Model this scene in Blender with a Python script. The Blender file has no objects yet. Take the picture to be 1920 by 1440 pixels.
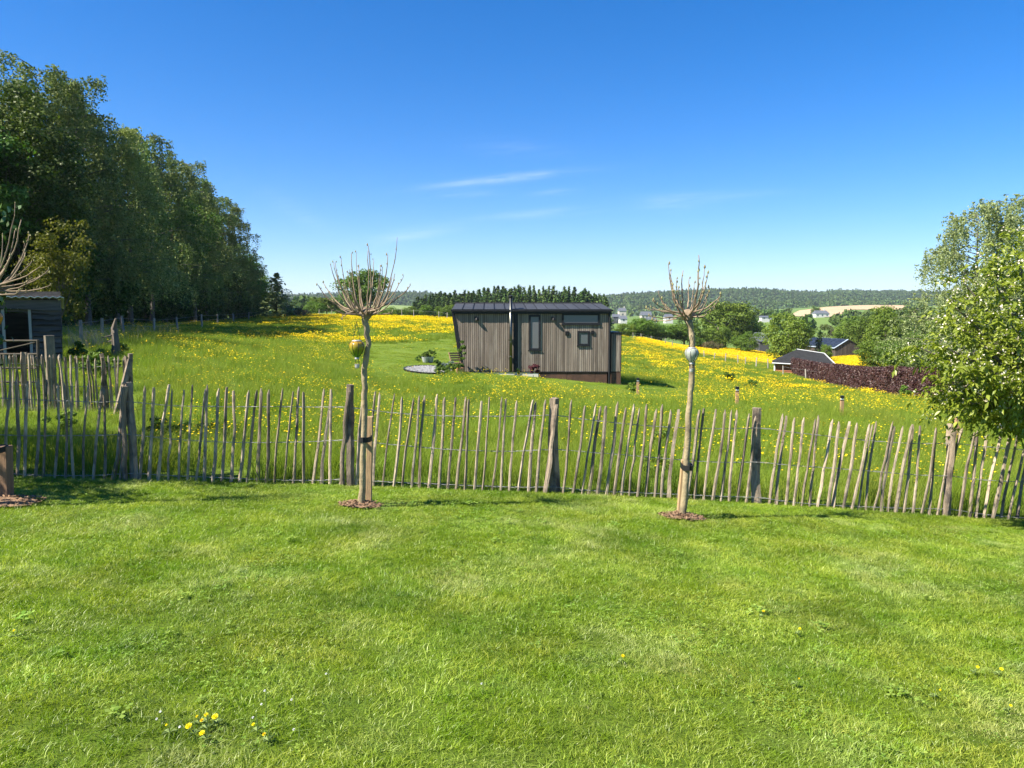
import bpy, math, random
import numpy as np
from mathutils import Vector, Euler, Matrix

# ------------------------------------------------------------------ camera, sky, sun, exposure
SC = bpy.context.scene
COL = SC.collection
F_PX, W_PX, H_PX = 1442.0, 1920.0, 1440.0          # focal length in photo pixels
CAM_Z = 1.65
PITCH = math.atan(135.0 / F_PX)                     # looking slightly down
cam_d = bpy.data.cameras.new('camera')
cam_d.sensor_fit = 'HORIZONTAL'; cam_d.sensor_width = 36.0
cam_d.lens = 36.0 * F_PX / W_PX
cam_d.clip_start = 0.05; cam_d.clip_end = 20000
cam = bpy.data.objects.new('camera', cam_d); COL.objects.link(cam)
cam.location = (0, 0, CAM_Z); cam.rotation_euler = (math.pi / 2 - PITCH, 0, 0)
SC.camera = cam

SUN_EL = math.radians(46)
SHADOW = Vector((1.0, 0.42, 0)).normalized()        # the way shadows fall on the ground
sun_from = Vector((-SHADOW.x * math.cos(SUN_EL), -SHADOW.y * math.cos(SUN_EL), math.sin(SUN_EL)))
wd = bpy.data.worlds.new('World'); SC.world = wd; wd.use_nodes = True
nt = wd.node_tree; nt.nodes.clear()
n_out = nt.nodes.new('ShaderNodeOutputWorld'); n_bg = nt.nodes.new('ShaderNodeBackground')
n_sky = nt.nodes.new('ShaderNodeTexSky'); n_sky.sky_type = 'NISHITA'; n_sky.sun_disc = False
n_sky.sun_elevation = SUN_EL; n_sky.sun_rotation = math.atan2(sun_from.x, sun_from.y)
n_sky.altitude = 400; n_sky.air_density = 0.9; n_sky.dust_density = 0.1; n_sky.ozone_density = 3.0
n_hs = nt.nodes.new('ShaderNodeHueSaturation'); n_hs.inputs['Saturation'].default_value = 1.34; n_hs.inputs['Value'].default_value = 1.0
n_tint = nt.nodes.new('ShaderNodeMix'); n_tint.data_type = 'RGBA'; n_tint.blend_type = 'MULTIPLY'; n_tint.inputs[0].default_value = 1.0
n_tint.inputs[7].default_value = (0.89, 0.925, 1.07, 1)
nt.links.new(n_sky.outputs[0], n_tint.inputs[6]); nt.links.new(n_tint.outputs[2], n_hs.inputs['Color'])
# thin high cirrus: stretched noise over the sky direction
tc = nt.nodes.new('ShaderNodeTexCoord'); sep = nt.nodes.new('ShaderNodeSeparateXYZ')
nt.links.new(tc.outputs['Generated'], sep.inputs[0])
def wmath(op, a, b=None, c=None):
    n = nt.nodes.new('ShaderNodeMath'); n.operation = op
    for i, v in enumerate((a, b, c)):
        if v is None: continue
        if isinstance(v, (int, float)): n.inputs[i].default_value = v
        else: nt.links.new(v, n.inputs[i])
    return n.outputs[0]
# a few thin cirrus wisps high over the valley: soft streaks broken up by fibrous noise
yc = wmath('MAXIMUM', sep.outputs['Y'], 0.05)
su = wmath('DIVIDE', sep.outputs['X'], yc); se = wmath('DIVIDE', sep.outputs['Z'], yc)
tot = None
for px_, py_, L_, T_, deg, amp in ((940,342,120,7,6,1.0),(870,369,60,5,3,.55),(1015,404,95,7,5,.6),(1275,384,70,13,4,.5),(775,442,85,10,9,.6),(1040,366,40,6,4,.45),(560,400,60,16,-30,.22),(1330,372,120,8,2,.3),(960,285,90,16,-3,.18)):
    u0, e0 = (px_-960)/F_PX, (585-py_)/F_PX; ca_, sa_ = math.cos(math.radians(deg)), math.sin(math.radians(deg))
    du = wmath('SUBTRACT', su, u0); de = wmath('SUBTRACT', se, e0)
    p_ = wmath('MULTIPLY', wmath('ADD', wmath('MULTIPLY', du, ca_), wmath('MULTIPLY', de, sa_)), F_PX/L_)
    q_ = wmath('MULTIPLY', wmath('SUBTRACT', wmath('MULTIPLY', de, ca_), wmath('MULTIPLY', du, sa_)), F_PX/T_)
    g_ = wmath('MULTIPLY', wmath('EXPONENT', wmath('MULTIPLY', wmath('ADD', wmath('MULTIPLY', p_, p_), wmath('MULTIPLY', q_, q_)), -1.0)), amp)
    tot = g_ if tot is None else wmath('ADD', tot, g_)
cmb = nt.nodes.new('ShaderNodeCombineXYZ')
nt.links.new(wmath('MULTIPLY', wmath('ADD', su, wmath('MULTIPLY', se, .3)), 9.0), cmb.inputs[0]); nt.links.new(wmath('MULTIPLY', wmath('SUBTRACT', se, wmath('MULTIPLY', su, .1)), 95.0), cmb.inputs[1])
nz1 = nt.nodes.new('ShaderNodeTexNoise'); nz1.inputs['Scale'].default_value = 1.3; nz1.inputs['Detail'].default_value = 7; nz1.inputs['Roughness'].default_value = 0.6; nz1.inputs['Distortion'].default_value = 0.8
nt.links.new(cmb.outputs[0], nz1.inputs['Vector'])
rmp = nt.nodes.new('ShaderNodeMapRange'); rmp.inputs[1].default_value = 0.30; rmp.inputs[2].default_value = 0.72; rmp.clamp = True
nt.links.new(nz1.outputs['Fac'], rmp.inputs[0])
cfac = wmath('MINIMUM', wmath('MULTIPLY', wmath('MULTIPLY', rmp.outputs[0], tot), 0.30), 1.0)
mixc = nt.nodes.new('ShaderNodeMix'); mixc.data_type = 'RGBA'
nt.links.new(cfac, mixc.inputs[0]); nt.links.new(n_hs.outputs[0], mixc.inputs[6]); mixc.inputs[7].default_value = (7.6, 8.2, 8.8, 1)
nt.links.new(mixc.outputs[2], n_bg.inputs['Color']); n_bg.inputs['Strength'].default_value = 0.070
nt.links.new(n_bg.outputs[0], n_out.inputs['Surface'])

sun_d = bpy.data.lights.new('sun', 'SUN'); sun_d.energy = 5.0; sun_d.angle = math.radians(0.53); sun_d.color = (1.0, 0.93, 0.79)
sun = bpy.data.objects.new('sun', sun_d); COL.objects.link(sun); sun.location = (-30, -10, 40)
sun.rotation_euler = (-sun_from).to_track_quat('-Z', 'Y').to_euler()
SC.view_settings.view_transform = 'Standard'; SC.view_settings.look = 'None'
SC.view_settings.exposure = 1.38; SC.view_settings.gamma = 1.0; SC.view_settings.use_curve_mapping = False
SC.render.engine = 'CYCLES'
SC.cycles.max_bounces = 6; SC.cycles.diffuse_bounces = 3; SC.cycles.transmission_bounces = 4; SC.cycles.volume_bounces = 0
SC.cycles.transparent_max_bounces = 6; SC.cycles.use_denoising = True

# ------------------------------------------------------------------ geometry helpers
RNG = np.random.default_rng(7)
random.seed(7)
cp, sp = math.cos(PITCH), math.sin(PITCH)
def ray(px, py):
    a = (px - W_PX / 2) / F_PX; b = (H_PX / 2 - py) / F_PX
    return Vector((a, cp + b * sp, -sp + b * cp))    # world direction
def P(px, py, Y):                                    # the point seen at a photo pixel, Y metres ahead
    d = ray(px, py); t = Y / d.y
    return Vector((d.x * t, Y, CAM_Z + d.z * t))
def proj(x, y, z):                                   # world (arrays) -> photo pixel
    zz = z - CAM_Z
    dep = y * cp - zz * sp; up = y * sp + zz * cp
    dep = np.maximum(dep, 1e-3)
    return W_PX / 2 + F_PX * x / dep, H_PX / 2 - F_PX * up / dep

def np_mesh(name, verts, faces):
    """verts (N,3); faces (M,k) int array"""
    me = bpy.data.meshes.new(name)
    verts = np.asarray(verts, np.float32); faces = np.asarray(faces, np.int32)
    m, k = faces.shape
    me.vertices.add(len(verts)); me.vertices.foreach_set('co', verts.ravel())
    me.loops.add(m * k); me.loops.foreach_set('vertex_index', faces.ravel())
    me.polygons.add(m)
    me.polygons.foreach_set('loop_start', np.arange(0, m * k, k, dtype=np.int32))
    me.polygons.foreach_set('loop_total', np.full(m, k, np.int32))
    me.update(calc_edges=True); me.validate()
    return me

class MB:
    """collects shapes into one mesh"""
    def __init__(s): s.v = []; s.f = []
    def add(s, vs, fs):
        o = len(s.v); s.v += [tuple(v) for v in vs]; s.f += [tuple(i + o for i in f) for f in fs]; return s
    def box(s, x0, x1, y0, y1, z0, z1):
        return s.add([(x0,y0,z0),(x1,y0,z0),(x1,y1,z0),(x0,y1,z0),(x0,y0,z1),(x1,y0,z1),(x1,y1,z1),(x0,y1,z1)],
                     [(0,3,2,1),(4,5,6,7),(0,1,5,4),(1,2,6,5),(2,3,7,6),(3,0,4,7)])
    def hexa(s, b, t):                               # bottom quad and top quad, counter-clockwise from above
        return s.add(list(b) + list(t), [(0,3,2,1),(4,5,6,7),(0,1,5,4),(1,2,6,5),(2,3,7,6),(3,0,4,7)])
    def slab(s, quad, th):                           # a plate of thickness th below the quad along its normal
        q = [Vector(p) for p in quad]; n = (q[1]-q[0]).cross(q[2]-q[0]).normalized()
        return s.hexa([p - n*th for p in q], q)
    def tube(s, pts, rad, sides=6, cap=True, squash=None):
        pts = [Vector(p) for p in pts]; n = len(pts)
        if isinstance(rad, (int, float)): rad = [rad]*n
        o = len(s.v); t0 = (pts[1]-pts[0]).normalized()
        a = t0.cross(Vector((0,0,1)) if abs(t0.z) < .9 else Vector((0,1,0))).normalized()
        for i, p in enumerate(pts):
            t = (pts[min(i+1,n-1)] - pts[max(i-1,0)]).normalized()
            a = (a - t*a.dot(t)).normalized(); b = t.cross(a)
            for k in range(sides):
                w = 2*math.pi*k/sides; m = 1 if squash is None else squash[k % len(squash)]
                s.v.append(tuple(p + (a*math.cos(w) + b*math.sin(w))*rad[i]*m))
        for i in range(n-1):
            for k in range(sides):
                k2 = (k+1) % sides
                s.f.append((o+i*sides+k, o+i*sides+k2, o+(i+1)*sides+k2, o+(i+1)*sides+k))
        if cap:
            s.f.append(tuple(o+k for k in reversed(range(sides)))); s.f.append(tuple(o+(n-1)*sides+k for k in range(sides)))
        return s
    def lathe(s, prof, c=(0,0,0), sides=16, mod=None):   # prof: list of (r, z)
        o = len(s.v); n = len(prof)
        for r, z in prof:
            for k in range(sides):
                w = 2*math.pi*k/sides; rr = r*(mod(k, z) if mod else 1)
                s.v.append((c[0]+rr*math.cos(w), c[1]+rr*math.sin(w), c[2]+z))
        for i in range(n-1):
            for k in range(sides):
                k2 = (k+1) % sides
                s.f.append((o+i*sides+k, o+i*sides+k2, o+(i+1)*sides+k2, o+(i+1)*sides+k))
        s.f.append(tuple(o+k for k in reversed(range(sides)))); s.f.append(tuple(o+(n-1)*sides+k for k in range(sides)))
        return s
    def mesh(s, name):
        me = bpy.data.meshes.new(name); me.from_pydata(s.v, [], s.f); me.update(); return me
    def build(s, name, mat, parent=None, loc=None, smooth=False, bevel=0):
        return link(name, s.mesh(name), mat, parent, loc, smooth, bevel)

def link(name, me, mat, parent=None, loc=None, smooth=False, bevel=0):
    o = bpy.data.objects.new(name, me); COL.objects.link(o)
    if mat is not None and not me.materials: me.materials.append(mat)
    if parent is not None: o.parent = parent
    if loc is not None: o.location = loc
    if smooth: me.polygons.foreach_set('use_smooth', [True]*len(me.polygons))
    if bevel:
        b = o.modifiers.new('bevel', 'BEVEL'); b.width = bevel; b.segments = 2; b.limit_method = 'ANGLE'
    return o
def tag(o, label=None, cat=None, group=None, kind=None):
    for k, v in (('label', label), ('category', cat), ('group', group), ('kind', kind)):
        if v: o[k] = v
    return o
def thing(name, label, cat, loc=(0,0,0), group=None, rz=0):
    o = bpy.data.objects.new(name, None); COL.objects.link(o); o.location = loc; o.rotation_euler = (0,0,rz)
    o.empty_display_size = .2
    return tag(o, label, cat, group)

# ------------------------------------------------------------------ materials
def new_mat(name):
    m = bpy.data.materials.new(name); m.use_nodes = True; t = m.node_tree; t.nodes.clear()
    o = t.nodes.new('ShaderNodeOutputMaterial'); return m, t, o
def nd(t, typ, **kw):
    n = t.nodes.new(typ)
    for k, v in kw.items():
        if k.startswith('_'): setattr(n, k[1:], v)
        else: n.inputs[k.replace('__', ' ')].default_value = v
    return n
def c4(c): return (c[0], c[1], c[2], 1)
def mixcol(t, fac, a, b, mode='MIX'):
    n = t.nodes.new('ShaderNodeMix'); n.data_type = 'RGBA'; n.blend_type = mode
    for i, v in ((0, fac), (6, a), (7, b)):
        if isinstance(v, (int, float)): n.inputs[i].default_value = v
        elif isinstance(v, tuple): n.inputs[i].default_value = c4(v)
        else: t.links.new(v, n.inputs[i])
    return n.outputs[2]
def mth(t, op, a, b=None):
    n = t.nodes.new('ShaderNodeMath'); n.operation = op
    for i, v in enumerate((a, b)):
        if v is None: continue
        if isinstance(v, (int, float)): n.inputs[i].default_value = v
        else: t.links.new(v, n.inputs[i])
    return n.outputs[0]
def noise(t, vec, scale, detail=4, rough=.55, stretch=None, lo=.3, hi=.7):
    if stretch:
        mp = t.nodes.new('ShaderNodeMapping'); mp.inputs['Scale'].default_value = stretch
        t.links.new(vec, mp.inputs[0]); vec = mp.outputs[0]
    n = nd(t, 'ShaderNodeTexNoise', Scale=scale, Detail=detail, Roughness=rough)
    t.links.new(vec, n.inputs['Vector'])
    r = t.nodes.new('ShaderNodeMapRange'); r.inputs[1].default_value = lo; r.inputs[2].default_value = hi
    t.links.new(n.outputs['Fac'], r.inputs[0]); return r.outputs[0]

def M_solid(name, c1, c2=None, scale=6, stretch=None, rough=.7, bump=0.0, bscale=None, objrand=0.0, c3=None, s3=1.5, metal=0.0, spec=.3, isl=0.0):
    m, t, o = new_mat(name)
    b = nd(t, 'ShaderNodeBsdfPrincipled', Roughness=rough, Metallic=metal); b.inputs['Specular IOR Level'].default_value = spec
    tcn = t.nodes.new('ShaderNodeTexCoord'); oi = t.nodes.new('ShaderNodeObjectInfo')
    add = nd(t, 'ShaderNodeVectorMath', _operation='ADD')
    scl = nd(t, 'ShaderNodeVectorMath', _operation='SCALE'); cb = t.nodes.new('ShaderNodeCombineXYZ')
    for i in range(3): t.links.new(oi.outputs['Random'], cb.inputs[i])
    t.links.new(cb.outputs[0], scl.inputs[0]); scl.inputs['Scale'].default_value = 37.0
    t.links.new(tcn.outputs['Object'], add.inputs[0]); t.links.new(scl.outputs[0], add.inputs[1])
    vec = add.outputs[0]
    col = None
    if c2 is not None:
        nf = noise(t, vec, scale, 5, .6, stretch)
        col = mixcol(t, nf, c1, c2)
        if c3 is not None: col = mixcol(t, noise(t, vec, s3, 4, .6, None, .48, .66), col, c3)
    else:
        rgb = t.nodes.new('ShaderNodeRGB'); rgb.outputs[0].default_value = c4(c1); col = rgb.outputs[0]
    if objrand or isl:
        src = oi.outputs['Random'] if objrand else t.nodes.new('ShaderNodeNewGeometry').outputs['Random Per Island']
        amt = objrand or isl
        hs = t.nodes.new('ShaderNodeHueSaturation')
        v = mth(t, 'ADD', mth(t, 'MULTIPLY', src, 2*amt), 1 - amt)
        t.links.new(v, hs.inputs['Value']); t.links.new(col, hs.inputs['Color']); col = hs.outputs[0]
    t.links.new(col, b.inputs['Base Color'])
    if bump:
        bn = nd(t, 'ShaderNodeBump', Strength=bump, Distance=.02)
        t.links.new(noise(t, vec, bscale or scale*3, 5, .65, stretch, 0, 1), bn.inputs['Height']); t.links.new(bn.outputs[0], b.inputs['Normal'])
    t.links.new(b.outputs[0], o.inputs[0]); return m

def M_leaf(name, ca, cb_, cc=None, trans=.35, wscale=.5, rough=.55, gloss=.25, tcol=None, extra=(), vary=.3):
    """foliage: colour varies leaf by leaf and in soft patches; light passes through"""
    m, t, o = new_mat(name)
    g = t.nodes.new('ShaderNodeNewGeometry')
    col = mixcol(t, g.outputs['Random Per Island'], ca, cb_)
    if cc is not None:
        col = mixcol(t, noise(t, g.outputs['Position'], wscale, 3, .6, None, .40, .62), col, cc)
    for ec, es, lo, hi, amt in extra: col = mixcol(t, mth(t, 'MULTIPLY', noise(t, g.outputs['Position'], es, 4, .6, None, lo, hi), amt), col, ec)
    oi = t.nodes.new('ShaderNodeObjectInfo'); hs = t.nodes.new('ShaderNodeHueSaturation')
    t.links.new(mth(t, 'ADD', mth(t, 'MULTIPLY', oi.outputs['Random'], vary), 1-vary/2), hs.inputs['Value']); t.links.new(mth(t, 'ADD', mth(t, 'MULTIPLY', mth(t, 'FRACT', mth(t, 'MULTIPLY', oi.outputs['Random'], 7.3)), vary*.09), .5-vary*.045), hs.inputs['Hue']); t.links.new(col, hs.inputs['Color']); col = hs.outputs[0]
    b = nd(t, 'ShaderNodeBsdfPrincipled', Roughness=rough); b.inputs['Specular IOR Level'].default_value = gloss
    t.links.new(col, b.inputs['Base Color'])
    tr = t.nodes.new('ShaderNodeBsdfTranslucent')
    t.links.new(mixcol(t, 1.0, col, tcol or (1.15, 1.25, .5), 'MULTIPLY'), tr.inputs[0])
    mx = t.nodes.new('ShaderNodeMixShader'); mx.inputs[0].default_value = trans
    t.links.new(b.outputs[0], mx.inputs[1]); t.links.new(tr.outputs[0], mx.inputs[2]); t.links.new(mx.outputs[0], o.inputs[0])
    return m
# ------------------------------------------------------------------ the lie of the land
_fb = [(40,893,8.0),(250,897,8.1),(650,914,8.28),(1040,919,8.45),(1420,940,8.6),(1780,967,8.75),(1900,977,8.8)]
_q = np.array([P(*p) for p in _fb]); LC = -.046
LA, LB, LD = np.linalg.lstsq(np.stack([np.ones(len(_q)), _q[:,0], _q[:,0]**2], -1), _q[:,2] - LC*_q[:,1], rcond=None)[0]
def lawn_z(x, y): return LA + LB*x + LD*np.clip(x, -9, 9)**2 + LC*y
FA = P(40,893,8.0); FB = P(1900,977,8.8)
def fence_y(x): return FA.y + (FB.y-FA.y)*(x-FA.x)/(FB.x-FA.x)
_ctl = [(30,775,14.5),(240,768,15.6),(115,690,22),(0,688,22),(-300,680,22),(300,690,21),(190,630,40),(300,622,50),(430,604,90),(540,595,110),
 (650,594,115),(850,605,95),(500,640,48),(700,660,45),(868,697,36),(1010,707,36),(1165,722,36),(1198,740,29),(1386,762,23),(1585,780,22.8),(1805,825,19),
 (1000,770,20),(1000,740,27),(700,765,20),(700,712,30),(500,700,26),(1250,700,50),(1180,632,140),(1300,672,112),(1440,692,98),(1540,710,88),(1745,747,50),
 (1900,765,45),(1650,730,65),(1350,740,35),(1500,737,50),(1800,785,30),(1400,660,180),(1480,673,170),(1600,669,165),(1250,647,200),(1700,692,110),(1900,705,100),
 (700,598,200),(500,598,200),(200,600,150),(-200,600,150),(-300,625,60),(740,583,450),(740,573,600),(740,588,1000),(300,590,500),(1000,603,400),(1250,607,500),(1250,599,800),
 (1550,595,600),(1550,582,900),(1620,573,1100),(1900,600,600),(2300,650,200),(2300,760,60),(960,588,3000),(100,588,3000),(1800,588,3000),(960,585,6500),(0,585,6500),(1920,585,6500)]
_U, _S = [], []
for px, py, Y in _ctl:
    p = P(px, py, Y); _U.append((3*p.x/p.y, math.log(Y))); _S.append((p.z-CAM_Z)/p.y)
for Y in (2.5, 4.0, 5.5, 7.2, 8.6, 9.4):
    for u in (-.9,-.6,-.3,0,.3,.6,.9):
        x = u*Y; _U.append((3*u, math.log(Y))); _S.append((lawn_z(x,Y) - CAM_Z)/Y)
_U = np.array(_U); _S = np.array(_S)
def _phi(r2): return np.where(r2 > 1e-12, .5*r2*np.log(np.maximum(r2, 1e-12)), 0)
_n = len(_U); _K = _phi(((_U[:,None]-_U[None])**2).sum(-1)) + 0.0008*np.eye(_n)
_A = np.zeros((_n+3,_n+3)); _A[:_n,:_n] = _K; _A[:_n,_n] = 1; _A[:_n,_n+1:] = _U; _A[_n,:_n] = 1; _A[_n+1:,:_n] = _U.T
_w = np.linalg.solve(_A, np.concatenate([_S, np.zeros(3)]))
def gz(x, y):
    x = np.atleast_1d(np.asarray(x, float)); y = np.atleast_1d(np.asarray(y, float))
    yy = np.clip(y, 2.0, 6500); u = np.clip(x/yy, -1.15, 1.15)
    q = np.stack([3*u, np.log(yy)], -1); out = np.empty(len(q))
    for i in range(0, len(q), 20000):
        qq = q[i:i+20000]
        out[i:i+20000] = _phi(((qq[:,None]-_U[None])**2).sum(-1)) @ _w[:_n] + _w[_n] + qq @ _w[_n+1:]
    z = CAM_Z + out*yy
    lz = lawn_z(np.clip(x, -60, 60), np.clip(y, -60, 60)); k = np.clip((y-6.5)/2.4, 0, 1); k = k*k*(3-2*k)
    return lz*(1-k) + z*k
def gz1(x, y): return float(gz(x, y)[0])
def G(px, py, Y0=2.2):                               # where the pixel's ray meets the ground (march outward from Y0)
    d = ray(px, py); Y = Y0
    for _ in range(4000):
        p = P(px, py, Y)
        if p.z < gz1(p.x, Y): break
        Y *= 1.004
    return P(px, py, Y)
def on_ground(px, Y, dz=0.0):
    x = (px - W_PX/2)/F_PX * (Y*cp); x = P(px, 600, Y).x
    return Vector((x, Y, gz1(x, Y) + dz))

def vnoise(x, y, s, seed=0):                         # smooth value noise, numpy
    x = np.asarray(x)/s; y = np.asarray(y)/s
    xi = np.floor(x).astype(int); yi = np.floor(y).astype(int); fx = x-xi; fy = y-yi
    fx = fx*fx*(3-2*fx); fy = fy*fy*(3-2*fy)
    def h(a, b):
        n = (a*374761393 + b*668265263 + seed*974711) & 0x7fffffff
        n = ((n ^ (n >> 13))*1274126177) & 0x7fffffff
        return ((n ^ (n >> 16)) & 0xffff)/65535.0
    return (h(xi,yi)*(1-fx)+h(xi+1,yi)*fx)*(1-fy) + (h(xi,yi+1)*(1-fx)+h(xi+1,yi+1)*fx)*fy
def inpoly(px, py, poly):
    c = np.zeros(len(px), bool); n = len(poly)
    for i in range(n):
        x1, y1 = poly[i]; x2, y2 = poly[(i+1) % n]
        if y1 == y2: continue
        m = ((y1 > py) != (y2 > py)) & (px < (x2-x1)*(py-y1)/(y2-y1) + x1); c ^= m
    return c

def axis(lo, hi, n, a):
    t = np.linspace(-1, 1, n); s = np.sinh(a*t)/math.sinh(a); return np.where(s < 0, s*-lo, s*hi)
gx = axis(-6500, 6500, 241, 9.0); gy = axis(-200, 7000, 361, 9.0)
GX, GY = np.meshgrid(gx, gy); gzv = gz(GX.ravel(), GY.ravel())
near = np.exp(-(np.hypot(GX.ravel(), GY.ravel())/300)**2)
gzv += near*((vnoise(GX.ravel(), GY.ravel(), 2.3, 3)-1)*.012 - .004)
nx, ny = len(gx), len(gy); ii = np.arange(nx*ny).reshape(ny, nx)
quads = np.stack([ii[:-1,:-1], ii[:-1,1:], ii[1:,1:], ii[1:,:-1]], -1).reshape(-1, 4)

def M_ground():
    m, t, o = new_mat('grass_ground')
    g = t.nodes.new('ShaderNodeNewGeometry'); pos = g.outputs['Position']
    sepn = t.nodes.new('ShaderNodeSeparateXYZ'); t.links.new(pos, sepn.inputs[0])
    lawn = mixcol(t, noise(t, pos, 1.1, 4, .6), (.085,.145,.012), (.120,.180,.018))
    lawn = mixcol(t, noise(t, pos, 60, 3, .6, None, .35, .75), lawn, (.06,.08,.013))
    mead = mixcol(t, noise(t, pos, .22, 4, .6), (.105,.165,.020), (.165,.225,.028))
    mead = mixcol(t, noise(t, pos, 7, 3, .6, None, .4, .8), mead, (.075,.115,.014))
    far = mixcol(t, noise(t, pos, .012, 3, .6), (.10,.17,.035), (.15,.215,.05))
    r = t.nodes.new('ShaderNodeMapRange'); r.inputs[1].default_value = 8.2; r.inputs[2].default_value = 9.2; t.links.new(sepn.outputs['Y'], r.inputs[0])
    col = mixcol(t, r.outputs[0], lawn, mead)
    r2 = t.nodes.new('ShaderNodeMapRange'); r2.inputs[1].default_value = 130; r2.inputs[2].default_value = 260; t.links.new(sepn.outputs['Y'], r2.inputs[0])
    col = mixcol(t, r2.outputs[0], col, far)
    b = nd(t, 'ShaderNodeBsdfPrincipled', Roughness=.9); b.inputs['Specular IOR Level'].default_value = .1
    t.links.new(col, b.inputs['Base Color'])
    bn = nd(t, 'ShaderNodeBump', Strength=.5, Distance=.03); t.links.new(noise(t, pos, 40, 4, .7, None, 0, 1), bn.inputs['Height']); t.links.new(bn.outputs[0], b.inputs['Normal'])
    t.links.new(b.outputs[0], o.inputs[0]); return m
ground = link('ground', np_mesh('ground', np.stack([GX.ravel(), GY.ravel(), gzv], -1), quads), M_ground(), smooth=True)
tag(ground, 'green lawn and meadow ground falling gently away', None, None, 'structure')

# ------------------------------------------------------------------ scatter: instances on points, for what nobody could count
def scatter(name, label, pts, rots, scl, idx, protos, mat):
    me = bpy.data.meshes.new(name); n = len(pts)
    me.vertices.add(n); me.vertices.foreach_set('co', np.asarray(pts, np.float32).ravel())
    for an, ty, fld, val in (('irot', 'FLOAT_VECTOR', 'vector', rots), ('iscl', 'FLOAT_VECTOR', 'vector', scl), ('iidx', 'INT', 'value', idx)):
        a = me.attributes.new(an, ty, 'POINT'); a.data.foreach_set(fld, np.asarray(val, np.int32 if ty == 'INT' else np.float32).ravel())
    me.update()
    o = bpy.data.objects.new(name, me); COL.objects.link(o)
    ng = bpy.data.node_groups.new(name, 'GeometryNodeTree')
    ng.interface.new_socket('Geometry', in_out='INPUT', socket_type='NodeSocketGeometry'); ng.interface.new_socket('Geometry', in_out='OUTPUT', socket_type='NodeSocketGeometry')
    gi = ng.nodes.new('NodeGroupInput'); go = ng.nodes.new('NodeGroupOutput'); jn = ng.nodes.new('GeometryNodeJoinGeometry')
    def attr(nm, ty):
        a = ng.nodes.new('GeometryNodeInputNamedAttribute'); a.data_type = ty; a.inputs['Name'].default_value = nm; return a.outputs['Attribute']
    ar, asc, ai = attr('irot', 'FLOAT_VECTOR'), attr('iscl', 'FLOAT_VECTOR'), attr('iidx', 'INT')
    e2r = ng.nodes.new('FunctionNodeEulerToRotation'); ng.links.new(ar, e2r.inputs[0])
    for k, pm in enumerate(protos):
        if not pm.materials: pm.materials.append(mat)
        po = bpy.data.objects.new('tuft_source', pm)
        inf = ng.nodes.new('GeometryNodeObjectInfo'); inf.inputs['Object'].default_value = po; inf.inputs['As Instance'].default_value = True
        cmpn = ng.nodes.new('FunctionNodeCompare'); cmpn.data_type = 'INT'; cmpn.operation = 'EQUAL'
        ng.links.new(ai, cmpn.inputs[2]); cmpn.inputs[3].default_value = k
        iop = ng.nodes.new('GeometryNodeInstanceOnPoints')
        ng.links.new(gi.outputs[0], iop.inputs['Points']); ng.links.new(cmpn.outputs[0], iop.inputs['Selection'])
        ng.links.new(inf.outputs['Geometry'], iop.inputs['Instance']); ng.links.new(e2r.outputs[0], iop.inputs['Rotation']); ng.links.new(asc, iop.inputs['Scale'])
        ng.links.new(iop.outputs[0], jn.inputs[0])
    ng.links.new(jn.outputs[0], go.inputs[0])
    md = o.modifiers.new('scatter', 'NODES'); md.node_group = ng
    return tag(o, label, None, None, 'stuff')

def blades(rng, n, R, h0, h1, w, bend, square=False, segs=2, lean=(0,0), tuss=0):
    """n grass blades as tapered strips: returns verts, quads (degenerate tip kept as tri-like quad)"""
    if square: bx = rng.uniform(-R, R, n); by = rng.uniform(-R, R, n)
    else:
        a = rng.uniform(0, 2*np.pi, n); r = R*np.sqrt(rng.uniform(0, 1, n)); bx = r*np.cos(a); by = r*np.sin(a)
    h = rng.uniform(h0, h1, n); az = rng.uniform(0, 2*np.pi, n); b = rng.uniform(.25, 1, n)*bend
    if tuss:                                         # blades grow in little tussocks that lean one way
        tx, ty, ta = rng.uniform(-R, R, tuss), rng.uniform(-R, R, tuss), rng.uniform(0, 2*np.pi, tuss); th = rng.uniform(.65, 1.25, tuss); k = rng.integers(0, tuss, n)
        bx = tx[k] + rng.normal(0, .016, n); by = ty[k] + rng.normal(0, .016, n); az = ta[k] + rng.normal(0, .75, n); h = h*th[k]
    dx, dy = np.cos(az)*b + lean[0], np.sin(az)*b + lean[1]
    wa = rng.uniform(0, 2*np.pi, n); wx, wy = np.cos(wa)*w*.5, np.sin(wa)*w*.5
    vs, fs = [], []
    ts = np.linspace(0, 1, segs+1)
    for t in ts:
        k = 1 - t*.85 if t > 0 else .8
        cx = bx + dx*h*t*t; cy = by + dy*h*t*t; cz = h*(t - .28*b*t*t) - .01
        vs.append(np.stack([cx-wx*k, cy-wy*k, cz], -1)); vs.append(np.stack([cx+wx*k, cy+wy*k, cz], -1))
    V = np.stack(vs, 1).reshape(-1, 3); m = 2*(segs+1); base = np.arange(n)[:,None]*m
    for s in range(segs): fs.append(base + np.array([2*s, 2*s+1, 2*s+3, 2*s+2]))
    return V, np.stack(fs, 1).reshape(-1, 4)

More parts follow.
